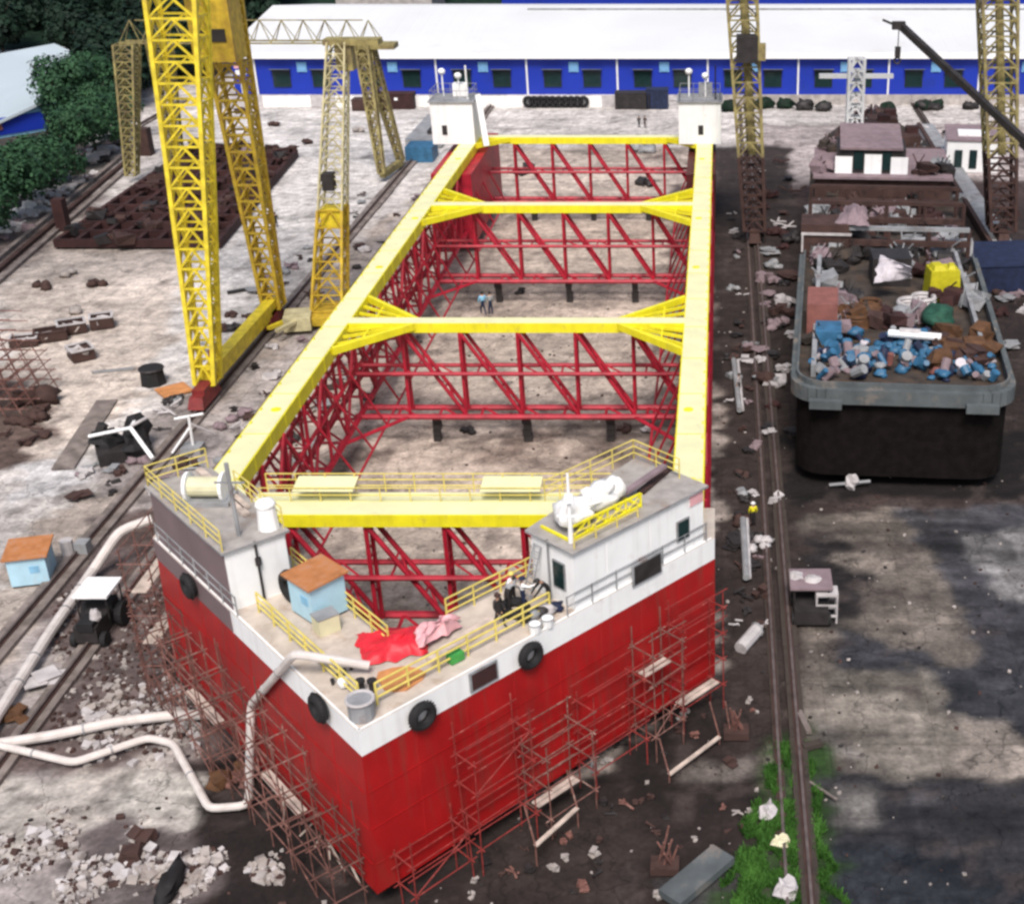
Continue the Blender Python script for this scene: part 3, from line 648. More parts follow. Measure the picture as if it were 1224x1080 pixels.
# small hut on the deck
def hut(name, c, rz, wd, dp, h, label, over=.2, tilt=.06, cat='hut'):
    t = thing(name, label, cat, c, rz=rz)
    b = MB(); b.box((0, 0, h/2+.12), (wd, dp, h), 'hut'); b.build('wall', t, local=True)
    b = MB(); b.box((0, 0, .06), (wd-.1, dp-.1, .12), 'dark'); b.build('skid', t, local=True)
    b = MB(); b.box((0, 0, h+.22), (wd+over*2, dp+over*2, .09), 'hutroof', rot=Matrix.Rotation(tilt, 3, 'X')); b.build('roof', t, local=True)
    b = MB(); b.box((-wd/2-.012, .1, h/2+.1), (.03, .7, h-.5), 'hut'); b.box((-wd/2-.03, -.15, h/2), (.04, .06, .12), 'dark'); b.build('door', t, local=True)
    b = MB(); b.box((wd*.18, -dp/2-.015, h*.62), (.55, .03, .45), 'lblue'); b.build('window', t, local=True)
    return t
hut('deck_hut', VP(9.3, 3.1, -1, ZD+.03), math.atan2(-DY, DX)+.1, 1.9, 1.8, 1.9, 'small pale blue hut with a rusty flat roof standing on the left bow deck')
b = MB(); p = VP(7.7, 2.6, -1, ZD); b.box(p+Vector((0, 0, .45)), (1.0, .8, .85), 'cream', rz=.7); b.box(p+Vector((0, 0, .9)), (1.06, .86, .06), 'grey', rz=.7)
single('crate', b, 'small cream cabinet on the deck beside the rusty roofed hut', 'cabinet')
# red and pink tarpaulin over a beam on the inner deck edge
def cloth(name, P, m, label, cat, seed=0, h=.5, nx=26, ny=14, m2=None):
    """a crumpled cloth over four ground corners P (a,b,c,d)"""
    b = MB(); P = [Vector(p) for p in P]; vs = []
    for j in range(ny+1):
        for i in range(nx+1):
            u, v = i/nx, j/ny; q = P[0].lerp(P[1], u).lerp(P[3].lerp(P[2], u), v)
            e = min(1, 5*min(u, 1-u, v, 1-v)); n1 = .8*noise.noise(Vector((u*3+seed, v*2.5, seed)))+.18*noise.noise(Vector((u*11+seed, v*8, seed)))
            q = q+Vector((noise.noise(Vector((u*5, v*5, seed+9)))*.3, noise.noise(Vector((u*5, v*5, seed+19)))*.3, max(.06, .1+e*h*(.75+n1*.9)))); vs.append(q)
    n = nx+1; f1 = []; f2 = []
    for j in range(ny):
        for i in range(nx):
            f = (j*n+i, j*n+i+1, (j+1)*n+i+1, (j+1)*n+i)
            (f2 if m2 and i > nx*.62+2*math.sin(j) else f1).append(f)
    b.add(vs, f1, m)
    if f2:
        o = len(b.v)-len(vs); k = b.mi(m2)
        for f in f2: b.f.append(tuple(x+o for x in f)); b.m.append(k)
    return single(name, b, label, cat, smooth=True)
cloth('tarpaulin', [G(436, 799, ZD), G(512, 782, ZD), G(508, 752, ZD), G(424, 760, ZD)], 'tarp', 'crumpled bright red tarpaulin heaped on the inner deck edge', 'tarpaulin', 3, .55)
cloth('tarpaulin', [G(500, 776, ZD+.45), G(550, 752, ZD+.1), G(546, 737, ZD+.3), G(496, 756, ZD+.45)], 'pink', 'pale pink tarpaulin at the right end of the red one', 'tarpaulin', 8, .5)
b = MB(); p, q = G(514, 795, ZD), G(592, 745, ZD); b.bar(p+Vector((0, 0, .22)), q+Vector((0, 0, .22)), .5, .35, 'scafw'); single('girder', b, 'long pale girder lying on the right bow deck beside the red tarpaulin', 'girder')
b = MB(); p = G(478, 812, ZD+.03); b.prism([(p.x+1.0*math.cos(a)*(1+.2*math.sin(3*a)), p.y+.9*math.sin(a)) for a in [i*.52 for i in range(12)]], ZD+.03, ZD+.12, 'orange'); single('mat', b, 'round rusty brown mat on the deck below the red tarpaulin', 'mat')
b = MB(); p = G(433, 856, ZD+.03); b.tube(p, p+Vector((0, 0, .9)), .55, 'grey', 12); b.torus(p+Vector((0, 0, .9)), .56, .07, (0, 0, 1), 'pale', 16, 6); single('basket', b, 'round grey wire basket standing at the bow tip', 'basket')
b = MB(); p = G(411, 822, ZD+.03); b.blob(p+Vector((0, 0, .3)), (.5, .5, .55), 'white', 4, .1); single('float', b, 'small white float on the left side of the bow tip deck', 'float')
b = MB(); p = G(545, 790, ZD+.03); b.box(p+Vector((0, 0, .25)), (.7, .4, .4), 'green', rz=.8); single('box', b, 'small green toolbox by the right outer rail', 'toolbox')
b = MB()
for k in range(5): p = G(628+k*9, 742-k*3, ZD+.03); b.blob(p+Vector((0, 0, .25)), (.8, .6, .5), ['dark', 'grey', 'dark', 'pale', 'navy'][k], k, .3)
single('sack_pile', b, 'dark and grey sacks piled by the ladder of the right deckhouse', 'sacks', smooth=True)
for k, (x, y) in enumerate(((655, 748), (640, 755))):
    b = MB(); p = G(x, y, ZD+.03); b.tube(p, p+Vector((0, 0, .45)), .25, 'white', 10, .3); b.torus(p+Vector((0, 0, .45)), .3, .03, (0, 0, 1), 'grey', 12, 4); single('bucket', b, ['white bucket nearer the corner of the right deckhouse', 'white bucket farther out towards the right tyre'][k], 'bucket')
# white wrapped bundle in its yellow cradle on the right roof
t = thing('wrapped_bundle', 'long white wrapped bundle in a yellow cradle on the right deckhouse roof', 'bundle', VP(14.9, 1.9, 1, ZR), rz=math.atan2(DY, DX))
b = MB(); b.blob((-1.1, 0, .8), (2.1, 1.4, 1.2), 'wtarp', 3, .35, 16, 10); b.blob((.4, .1, .85), (2.7, 1.4, 1.2), 'wtarp', 6, .38, 16, 10); b.blob((1.7, .2, .8), (1.2, 1.1, 1.1), 'wtarp', 9, .2, 12, 8); b.build('cover', t, smooth=True, local=True)
b = MB()
for x in (-2.3, -1.1, 0.1, 1.3, 2.3):
    b.bar((x, -1, .08), (x, 1, .08), .12, .12, 'yellow'); b.bar((x, -1.05, 0), (x, -1.05, .75), .09, .09, 'yellow')
    if x < 2: b.bar((x, -1.05, .1), (x+1.1, -1.05, .72), .06, .06, 'yellow')
b.bar((-2.3, -1.05, .75), (2.3, -1.05, .75), .1, .1, 'yellow'); b.bar((-2.3, -1.05, .1), (2.3, -1.05, .1), .1, .1, 'yellow'); b.build('cradle', t, local=True)
b = MB(); p, q = G(740, 602, ZR), G(795, 575, ZR); b.bar(p+Vector((0, 0, .4)), q+Vector((0, 0, .9)), .35, .15, 'lilac'); b.bar(p+Vector((1, 1, .1)), q+Vector((.2, 1.4, .1)), .4, .15, 'brown'); single('plank_pile', b, 'brown planks on the back part of the right deckhouse roof', 'planks')

# ---------------------------------------------------------------- people
def person(loc, rz, label, shirt, pants, helmet=None, pose='stand', group=None):
    J = dict(pel=(0, 0, .95), chest=(0, .0, 1.32), neck=(0, 0, 1.5), head=(0, .02, 1.62), top=(0, .02, 1.72),
             ls=(-.19, 0, 1.42), le=(-.27, .03, 1.14), lw=(-.25, .16, .92), lh=(-.24, .2, .85), rs=(.19, 0, 1.42), re=(.27, .03, 1.14), rw=(.25, .16, .92), rh=(.24, .2, .85),
             lk=(-.11, .03, .5), la=(-.11, 0, .08), lt=(-.12, .16, .04), rk=(.11, .03, .5), ra=(.11, -.02, .08), rt=(.12, .14, .04))
    if pose == 'bend':
        for k in ('chest', 'neck', 'head', 'top', 'ls', 'rs', 'le', 're', 'lw', 'rw', 'lh', 'rh'):
            v = Vector(J[k])-Vector(J['pel']); a = -.75; J[k] = (v.x, v.y*math.cos(a)-v.z*math.sin(a), .92+v.y*math.sin(a)+v.z*math.cos(a))
        for k, e in (('lw', (-.2, .75, .75)), ('lh', (-.2, .8, .66)), ('rw', (.2, .75, .75)), ('rh', (.2, .8, .66)), ('le', (-.24, .6, .95)), ('re', (.24, .6, .95))): J[k] = e
    if pose == 'reach':
        J['re'] = (.3, .25, 1.35); J['rw'] = (.3, .5, 1.4); J['rh'] = (.3, .58, 1.42)
    if pose == 'walk':
        J['lk'] = (-.11, .2, .52); J['la'] = (-.11, .22, .1); J['lt'] = (-.12, .38, .06); J['ra'] = (.11, -.28, .12); J['rt'] = (.12, -.14, .04); J['rk'] = (.11, -.05, .5)
    names = list(J); E = [('pel', 'chest'), ('chest', 'neck'), ('neck', 'head'), ('head', 'top'), ('chest', 'ls'), ('ls', 'le'), ('le', 'lw'), ('lw', 'lh'), ('chest', 'rs'), ('rs', 're'), ('re', 'rw'), ('rw', 'rh'), ('pel', 'lk'), ('lk', 'la'), ('la', 'lt'), ('pel', 'rk'), ('rk', 'ra'), ('ra', 'rt')]
    rad = dict(pel=.15, chest=.16, neck=.065, head=.1, top=.07, ls=.08, le=.055, lw=.04, lh=.045, rs=.08, re=.055, rw=.04, rh=.045, lk=.075, la=.05, lt=.045, rk=.075, ra=.05, rt=.045)
    me = bpy.data.meshes.new('person'); me.from_pydata([J[k] for k in names], [(names.index(a), names.index(c)) for a, c in E], [])
    o = bpy.data.objects.new('person', me); C.objects.link(o); o.modifiers.new('skin', 'SKIN')
    for i, k in enumerate(names):
        sv = me.skin_vertices[0].data[i]; sv.radius = (rad[k], rad[k]*.8 if k in ('pel', 'chest') else rad[k]); sv.use_root = (k == 'pel')
    o.modifiers.new('sub', 'SUBSURF').levels = 1
    dg = bpy.context.evaluated_depsgraph_get(); dg.update(); nm = bpy.data.meshes.new_from_object(o.evaluated_get(dg))
    o.modifiers.clear(); o.data = nm
    for m in (shirt, pants, 'skin', 'dark'): nm.materials.append(M[m])
    bendz = J['neck'][2]
    for p in nm.polygons:
        c = p.center; d = min(names, key=lambda k: (Vector(J[k])-c).length)
        p.material_index = 2 if d in ('head', 'top', 'lh', 'rh', 'neck') else 3 if d in ('lt', 'rt') else 1 if d in ('pel', 'lk', 'rk', 'la', 'ra') else 0
        p.use_smooth = True
    o.location = loc; o.rotation_euler = (0, 0, rz); tag(o, label, 'person', group)
    ROOT[o.name] = Vector((0, 0, 0))
    h = Vector(J['top']); b = MB()
    if helmet:
        b.blob(h+Vector((0, 0, -.01)), (.27, .3, .2), helmet, 1, .0, 12, 8); b.tube(h+Vector((0, .02, -.05)), h+Vector((0, .02, -.03)), .17, helmet, 12); b.build('helmet', o, smooth=True, local=True)
    else:
        b.blob(h+Vector((0, -.03, -.03)), (.23, .25, .2), 'black', 1, .03, 12, 8); b.build('hair', o, smooth=True, local=True)
    b = MB(); hd = Vector(J['head']); b.blob(hd+Vector((0, .1, 0)), (.03, .05, .05), 'skin', 0, 0, 6, 5)
    for s_ in (-1, 1): b.blob(hd+Vector((s_*.04, .085, .03)), (.025, .02, .015), 'black', 0, 0, 6, 5); b.blob(hd+Vector((s_*.105, 0, 0)), (.02, .05, .06), 'skin', 0, 0, 6, 5)
    b.build('face', o, local=True)
    return o
z = ZD+.03
person(G(597, 748, z), -2.2, 'person in dark clothes and brown hat walking on the right bow deck', 'dark', 'dark', 'brown', 'walk')
person(G(607, 728, z), -.5, 'person in dark grey bending beside the two in white', 'grey', 'dark', 'dark', 'bend')
person(G(626, 728, z), -1.2, 'person in white shirt and blue cap reaching towards the ladder', 'white', 'navy', 'navy', 'reach')
person(G(614, 722, z), .9, 'person in white shirt and yellow cap at the inner rail', 'white', 'dark', 'yrail', 'stand')
person(G(657, 722, z), 2.0, 'person in black standing against the front of the right deckhouse', 'black', 'black', 'dark', 'bend')
person(G(578, 376, ZT+.03), .4, 'person in pale blue on the left, walking along the third yellow cross beam', 'lblue', 'navy', None, 'walk')
person(G(587, 376, ZT+.03), .4, 'person in grey on the right, walking along the third yellow cross beam', 'grey', 'navy', None, 'stand')
person(G(764, 153, 0), 0, 'person in black on the left of the pair by the stern beam', 'black', 'black', None, 'stand')
person(G(771, 153, 0), 0, 'person in dark brown on the right of the pair by the stern beam', 'dark', 'brown', None, 'walk')
person(G(738, 893, 0), 1.2, 'person with red helmet standing at the foot of the right hull side', 'grey', 'dark', 'tarp', 'stand')
person(G(710, 925, 0), .2, 'person in grey with white helmet in the dark soil below the right hull side', 'pale', 'grey', 'white', 'bend')
person(G(331, 272, 0), .2, 'lone person in black standing on the pale yard by the yellow crane', 'black', 'black', None, 'walk')
person(G(900, 628, 0), .2, 'person in yellow vest beside the right crane rail', 'yellow', 'dark', 'white', 'stand')
person(G(883, 470, 0), 1.2, 'person in pale clothes among the scrap right of the vessel', 'pale', 'dark', None, 'walk')

# ---------------------------------------------------------------- scaffolding along the hull
def scaffold(side, t0, t1, zs, o0=-.55, o1=-1.75, m='scaf', label='', boards=(), group=None, seed=0, wob=.06, skip=.22, bays=None):
    rnd = random.Random(seed); c = VP(t0, o0, side, 0); t = thing('scaffold_bay', label, 'scaffold', c, group)
    n = bays or max(1, round((t1-t0)/2.6)); ztop = zs[-1]+1.0
    b = MB(); zf = lambda o: o
    for i in range(n+1):
        tt = t0+(t1-t0)*i/n
        for o in (o0, o1):
            top = ztop+rnd.uniform(-.9, .8); e = rnd.uniform(-wob, wob)
            b.tube(VP(tt+e, o, side, 0), VP(tt-e, o, side, top), .034, m, 5)
    b.build('upright', t)
    b = MB()
    for z in zs:
        for o in (o0, o1):
            for dz in (0, 1.0):
                if dz and rnd.random() < .2+skip: continue
                b.tube(VP(t0-.3, o, side, z+dz+rnd.uniform(-.05, .05)), VP(t1+.3, o, side, z+dz+rnd.uniform(-.05, .05)), .032, m, 5)
        for i in range(n+1):
            tt = t0+(t1-t0)*i/n; b.tube(VP(tt, o0+.2, side, z), VP(tt, o1-.2, side, z), .04, m, 5)
    b.build('ledger', t)
    b = MB(); 
    for i in range(n):
        if rnd.random() < .6:
            ta, tb = t0+(t1-t0)*i/n, t0+(t1-t0)*(i+1)/n; k = rnd.randrange(len(zs)); z0 = zs[k-1] if k else 0; b = MB(); b.tube(VP(ta, o1, side, z0), VP(tb, o1, side, zs[k]), .034, m, 5); b.build('brace', t)
    for z in boards:
        b = MB()
        for q in range(2): b.bar(VP(t0+.1, o0-.35-q*.3, side, z+.06), VP(t1-.1, o0-.35-q*.3, side, z+.06), .24, .05, 'scafw')
        b.build('board', t)
    return t
g = 'scaffold bays along the right side of the bow'
lv = [1.6, 3.2]
scaffold(1, .6, 3.6, [1.3, 2.9], m='scafr', label='low red scaffold bay at the bow tip, right side', group=g, seed=1)
scaffold(1, 4.2, 7.4, [1.5, 3.0, 4.6, 6.2], m='scafr', label='second scaffold bay from the bow tip on the right side, below the front tyre', group=g, seed=2)
scaffold(1, 7.8, 10.6, [1.2, 3.0, 4.6], o1=-2.3, m='scaf', label='third scaffold bay on the right side with a pale handrail standing off the hull', group=g, seed=3, boards=(1.2,))
scaffold(1, 11.2, 14.6, [1.6, 3.4, 5.2], m='scafr', label='fourth scaffold bay on the right side, below the front corner of the right deckhouse', group=g, seed=4)
scaffold(1, 15.0, 17.0, [1.6, 3.2, 4.8, 6.4], m='scaf', o1=-2.0, label='tall fifth scaffold bay on the right side, below the dark hanging panel', group=g, seed=5, boards=(4.8,))
scaffold(1, 17.6, 20.6, [1.6, 3.2, 4.8, 6.4], m='scafr', o1=-1.5, label='last scaffold bay on the right side, at the far right corner of the hull', group=g, seed=6, boards=(1.6,))
g = 'scaffold bays along the left side of the bow'
for k, (a, c) in enumerate(((.5, 4.4), (4.8, 8.8), (9.2, 13.2), (13.6, 17.4), (17.8, 21.4))):
    scaffold(-1, a, c, [1.1, 2.7, 4.3, 5.9][:4 if k else 3], m='scaf' if k % 2 else 'scafd', o1=-1.9, group=g, seed=20+k, boards=(2.7,) if k % 2 else (), bays=2,
             label='%s scaffold bay along the left side of the bow, %s' % (('first', 'second', 'third', 'fourth', 'fifth')[k], ('at the stem', 'under the white hose', 'below the small deck hut', 'below the left deckhouse', 'at the far left corner')[k]))
t = thing('scaffold_tower', 'dense brown scaffold tower on the far left flank of the bow', 'scaffold', (XC-WB-1, 60, 0)); 
for y in (60.5, 62.5, 64.5, 66.5, 68.5):
    b = MB()
    for x in (XC-WB-.6, XC-WB-2.0): b.tube((x, y, 0), (x+random.uniform(-.1, .1), y, 8.6), .045, 'scaf', 5)
    for z in (1.4, 3, 4.6, 6.2, 7.8): b.tube((XC-WB-.4, y, z), (XC-WB-2.3, y, z), .04, 'scaf', 5)
    b.build('frame', t)
b = MB()
for z in (1.4, 3, 4.6, 6.2, 7.8):
    for x in (XC-WB-.6, XC-WB-2.0): b.tube((x, 60, z), (x, 69, z), .04, 'scaf', 5); b.tube((x, 60, z+.9), (x, 69, z+.9), .035, 'scaf', 5)
b.build('ledger', t)
for z in (3.06, 6.26):
    b = MB(); b.box((XC-WB-1.3, 64.5, z), (.8, 8.6, .05), 'scafw'); b.build('board', t)
# keel blocks and supports
rnd = random.Random(4)
def block(x, y, h, label, wd=1.1, m='dark'):
    b = MB(); z = 0; 
    while z < h-.01:
        s_ = wd*rnd.uniform(.85, 1.1); b.box((x+rnd.uniform(-.05, .05), y, z+min(.5, h-z)/2), (s_, s_*.9, min(.48, h-z)), m, rz=rnd.uniform(-.1, .1)); z += .5
    single('support_block', b, label, 'support block', 'support blocks under the vessel')
lab = 'dark stacked support block under a cross truss of the vessel'
for i, y in enumerate((Y2, Y3, Y4)):
    for k, x in enumerate((XC-6.6, XC+.2, XC+6.5)):
        block(x, y, ZCH-.25, '%s block of the three under the %s cross truss' % (('left', 'middle', 'right')[k], ('second', 'third', 'stern')[i]), .6)
for k in range(6):
    for side in (1, -1):
        p = VP(2+k*3.6, 1.6, side, 0); block(p.x, p.y, ZB-.01, 'dark block number %d from the tip under the %s bow edge' % (k+1, 'right' if side > 0 else 'left'), 1.3, 'brown')
# small patches stuck on the red plating
for t_, z_, m_, l_ in ((14.0, 4.8, 'scafw', 'short pale board hung flat on the right red plating'), (6.0, 4.6, 'scafw', 'small upright pale tag on the right red plating near the bow')):
    b = MB(); b.bar(VP(t_, -.1, 1, z_), VP(t_+(.7 if t_ > 10 else .18), -.1, 1, z_), .12, .25 if t_ > 10 else .6, m_); single('board', b, l_, 'board')

# ---------------------------------------------------------------- white ducts on the left yard
def duct(pts, r, label, flange=True):
    pts = [Vector(p) for p in pts]; t = thing('ventilation_duct', label, 'duct', pts[0]); b = MB(); full = []
    for i, p in enumerate(pts):
        if 0 < i < len(pts)-1:
            a, c = pts[i-1], pts[i+1]; d0, d1 = (p-a), (c-p); k = min(r*2.2, d0.length*.3, d1.length*.3)
            full += [p-d0.normalized()*k, p-d0.normalized()*k*.4+(d1.normalized()*k*.12), p+d1.normalized()*k*.4-(d0.normalized()*k*.12), p+d1.normalized()*k]
        else: full.append(p)
    b.path(full, r, 'pipe', 10); b.build('tube', t, smooth=False)
    if flange:
        b = MB()
        for p, q in zip(pts[:-1], pts[1:]):
            n = int((q-p).length/3.2); d = (q-p).normalized()
            for i in range(1, n+1):
                c = p.lerp(q, i/(n+1)); b.tube(c-d*.05, c+d*.05, r*1.13, 'grey', 10)
        if b.v: b.build('collar', t)
    return t
duct([G(441, 795, ZD+.5), G(352, 781, 11.0), GY(300, 842, G(297, 962, .4).y+1.6), G(297, 962, .4), G(250, 966, .4), G(207, 888, .5), G(177, 881, .5), G(88, 911, .5), G(-6, 889, .6)], .2, 'long white bent duct climbing from the ground over the left rail onto the deck')
duct([G(250, 853, .5), G(200, 855, .5), G(140, 862, .6), G(60, 879, .5), G(-8, 889, .5), G(-40, 900, .5)], .27, 'straight white duct on the bare ground left of the scaffold')
duct([G(182, 620, 3), G(143, 634, 2.6), G(112, 680, .6), G(60, 755, .6), G(0, 850, .6), G(-60, 940, .6)], .3, 'white duct running beside the left crane rail')
# ---------------------------------------------------------------- gantry cranes
def bogie(x, y, h=1.6, L=4.2, m='bogie'):
    b = MB(); b.box((x, y, h*.62), (1.3, L, h*.55), m, taper=.8); b.box((x, y, h*.95), (1.0, L*.5, h*.35), m)
    for k in (-1.5, -.6, .6, 1.5): b.tube((x-.35, y+k*L/4.2, .62), (x+.35, y+k*L/4.2, .62), .34, 'dark', 12)
    return b
def leg_mesh(foot, top, a0, a1, m, panels=14, r=.13, rb=.07, b0=None, b1=None):
    b = MB(); lattice(b, sq(foot, a0, b0), sq(top, a1, b1), m, panels, r, rb); return b
XA = -41.3; f1 = GY(232, 458, 97.6); f1 = Vector((XA, G(232, 456, 1.6).y, 1.6)); f2 = Vector((XA, G(314, 366, 1.6).y, 1.6))
t = thing('gantry_crane', 'tall bright yellow lattice gantry crane with splayed legs on red bogies', 'gantry crane', (XA, f1.y, 0))
ap = Vector((-42.3, (f1.y+f2.y)/2, 43)); 
leg = leg_mesh(f1, GY(206, -60, f1.y+6), 1.5, 3.9, 'ycrane', 21, .16, .075, 1.5, 2.8).build('leg', t, 'bright yellow front leg')
tp2 = GY(250, -60, f2.y-3)
leg_mesh(f2, tp2, 1.5, 3.1, 'yorange', 21, .15, .08, 1.5, 2.8).build('leg', t, 'ochre rear leg')
b = MB(); b.bar((XA, f1.y, 1.9), (XA, f2.y, 1.9), 1.0, 1.3, 'ycrane'); b.build('sill_beam', t)
for y in (f1.y, f2.y): bogie(XA, y-1.2).build('bogie', t)
pc = GY(258, 30, f2.y-4)
b = MB(); b.box(pc, (3.4, 3.0, 5.4), 'yorange'); b.box(pc+Vector((0, 0, 2.8)), (3.8, 3.4, .15), 'wtarp'); mh = b.build('machine_house', t)
b = MB(); b.box(pc+Vector((0, -1.55, -.6)), (2.4, .1, 1.0), 'dark'); b.build('window', mh)
b = MB(); pz = pc.z+9; b.bar((XA-1, f1.y+6, pz), (XA-1, f2.y-3, pz), 2.2, 2.2, 'ycrane'); b.build('top_beam', t)
b = MB(); lattice(b, [(XA, f1.y+8, pz), (XA, f2.y-5, pz), (XA, f2.y-5, pz+4), (XA, f1.y+8, pz+4)], [(-86, f1.y+8, pz), (-86, f2.y-5, pz), (-86, f2.y-5, pz+4), (-86, f1.y+8, pz+4)], 'ycrane', 18, .2, .1); b.build('girder', t)
b = leg_mesh(Vector((-86, (f1.y+f2.y)/2, 1.6)), Vector((-86, (f1.y+f2.y)/2, pz)), 1.6, 3, 'ycrane', 18, .16, .08); b.build('leg', t)
bogie(-86, (f1.y+f2.y)/2).build('bogie', t)
b = MB()
for k in range(7): b.tube((XA+1.2, f2.y-.3*k, 2+k*4.2), (XA+1.2-.05*k, f2.y-.3*k-.3, 6.2+k*4.2), .05, 'yorange', 5)
b.build('ladder', t)
# pale crane standing behind on the inner rail
XB = -36.2; fb = Vector((XB, G(386, 368, 1.4).y, 1.4)); tb = GY(404, 48, fb.y+8)
t = thing('jib_crane', 'pale yellow single lattice crane mast with winch house on the inner left rail', 'crane', (XB, fb.y, 0))
md = fb.lerp(tb, .38)
b = MB(); lattice(b, sq(fb, 2.8, 2.2), sq(md, 2.2), 'yorange', 6, .12, .06); b.build('lower_mast', t)
b = MB(); lattice(b, sq(md, 2.2), sq(tb, 1.6), 'ypale', 14, .08, .045); b.build('upper_mast', t)
b = MB(); b.box(md+Vector((0, 0, -.8)), (2.0, 2.0, 1.8), 'ycrane'); b.build('winch_house', t)
b = MB(); b.box(md+Vector((0, -.2, 2.5)), (1.0, 1.2, 1.5), 'dark'); b.build('control_box', t)
b = MB(); b.box((XB, fb.y, .9), (3.8, 5, .7), 'yorange'); b.box((XB-2.4, fb.y-2, 1.0), (2.4, 3, 1.2), 'ypale', rz=.2); b.box((XB-3.4, fb.y-3.6, 1.3), (.4, 3.2, .3), 'ycrane', rz=-.5); b.box((XB-2.6, fb.y-4.2, 1.3), (.4, 3.2, .3), 'ypale', rz=-.4)
for k in (-1.6, 1.6): b.tube((XB-.4, fb.y+k, .45), (XB+.4, fb.y+k, .45), .42, 'dark', 10)
b.build('carriage', t)
b = MB(); b.box(tb+Vector((1.3, 0, -.1)), (5, 1.8, .5), 'yold'); b.box(tb+Vector((.5, 0, -1.5)), (1.5, 1.4, 2.2), 'yold'); b.build('mast_head', t)
# far gantry with girder to the left
fa = Vector((XA-1.5, G(455, 207, 1.2).y, 1.2)); fc = Vector((XA-.5, G(481, 192, 1.2).y, 1.2)); zt = GY(425, 48, fa.y+3).z
t = thing('gantry_crane', 'far dull yellow gantry crane with thin girder crossing in front of the white roof', 'gantry crane', (XA, fa.y, 0))
tp = GY(434, 52, fa.y+3)
for f in (fa, fc): leg_mesh(f, Vector((tp.x, (fa.y*.6+fc.y*.4) if f is fa else fc.y-2, tp.z)), .7, 1.6, 'yold', 14, .14, .07).build('leg', t)
b = MB(); b.bar((fa.x, fa.y, 1), (fc.x, fc.y, 1), .7, .8, 'yold'); b.build('sill_beam', t)
xl = GY(158, 40, fa.y+5).x
b = MB(); y = fa.y+4; h = 2.6
n = 12; xa, xb = tp.x+2, xl-1
for s_ in (-1, 1):
    b.bar((xa, y+s_, tp.z), (xb, y+s_, tp.z), .18, .18, 'yold')
for k in range(n):
    u, v = xa+(xb-xa)*k/n, xa+(xb-xa)*(k+1)/n; mm = (u+v)/2
    for s_ in (-1, 1): b.bar((u, y+s_, tp.z), (mm, y, tp.z+h), .09, .09, 'yold'); b.bar((mm, y, tp.z+h), (v, y+s_, tp.z), .09, .09, 'yold')
b.bar((xa-2, y, tp.z+h), (xb+2, y, tp.z+h), .13, .13, 'yold'); b.build('girder', t)
b = MB(); b.box((tp.x+.3, y, tp.z-.4), (7, 2.6, .6), 'yold'); b.box((tp.x-1, y, tp.z-1.6), (2, 2, 2), 'yold'); b.build('trolley', t)
for dy_ in (-4, 3): leg_mesh((xl-1.2+(3.2 if dy_ > 0 else 0), y+dy_, 1), (xl+(3.2 if dy_ > 0 else 0), y+dy_*.3, tp.z), 1.2, 2.4, 'yold', 16, .12, .06).build('leg', t)
# right gantry: two old lattice legs, girder above the picture
t = thing('gantry_crane', 'old rust stained lattice gantry crane standing over the right berth', 'gantry crane', (3.6, 142, 0))
for fx, px, wd in ((3.6, 887, 3.0), (30.5, 1192, 3.5)):
    f = Vector((fx, 142, 1.6)); tp = GY(px, 0, 144); tp = f+(tp-f)*1.12
    b = MB(); q = f.lerp(tp, .3); lattice(b, sq(f, wd*.75), sq(q, wd*.85), 'brown', 6, .17, .09); lattice(b, sq(q, wd*.85), sq(tp, wd*1.05), 'yold', 12, .15, .08); lg = b.build('leg', t)
    b = MB(); b.tube(q+Vector((.2, 0, 0)), tp+Vector((.2, 0, 0)), .45, 'yold', 8); b.build('lift_shaft', lg)
    bogie(fx, 142, m='brown').build('bogie', t)
    if fx < 10:
        c = GY(893, 58, 142); b = MB(); b.box(c, (2.2, 2.0, 2.6), 'dark'); b.box(c+Vector((1.4, -.3, -.3)), (1.0, 1.2, 1.6), 'yold'); b.build('cab', lg)
    zt = tp.z
b = MB(); lattice(b, [(0, 142.5, zt), (0, 145.5, zt), (0, 145.5, zt+3.5), (0, 142.5, zt+3.5)], [(34, 142.5, zt), (34, 145.5, zt), (34, 145.5, zt+3.5), (34, 142.5, zt+3.5)], 'yold', 12, .2, .1); b.build('girder', t)
# mobile crane boom reaching in from the right
tipb = GY(1078, 32, 128); mid = GY(1224, 168, 112); foot = mid+(mid-tipb)*.9
t = thing('mobile_crane', 'dark telescopic crane boom reaching in from the right edge with small hook', 'crane', (foot.x, foot.y, 0))
b = MB(); b.bar(tipb, mid, .5, .6, 'dark'); b.bar(mid, foot, .8, .9, 'dark'); b.build('boom', t)
b = MB(); b.box(tipb+Vector((-.3, 0, .1)), (1.2, .6, .7), 'dark'); b.bar(tipb+Vector((-.8, 0, .2)), tipb+Vector((-1.8, 0, .6)), .2, .2, 'dark'); b.build('boom_head', t)
hk = GY(1073, 62, 128); b = MB(); b.tube((hk.x, hk.y, tipb.z), hk, .05, 'dark', 5); b.build('cable', t)
b = MB(); b.box(hk, (.5, .4, .9), 'dark'); b.torus(hk+Vector((0, 0, -.8)), .28, .09, (0, 1, 0), 'dark', 12, 5); b.build('hook', t)
b = MB(); b.box((foot.x, foot.y, foot.z-1), (3, 4, 2.4), 'yold'); b.bar((foot.x, foot.y, foot.z-2), (foot.x, foot.y, 1.2), 1.8, 1.8, 'dark'); b.box((foot.x, foot.y, 1.2), (3, 12, 1.1), 'yold'); b.build('carrier', t)
for k in (-4.5, -2.5, 2.5, 4.5):
    b = MB(); b.tube((foot.x-1.5, foot.y+k, .6), (foot.x+1.5, foot.y+k, .6), .6, 'black', 14); b.build('wheel', t)

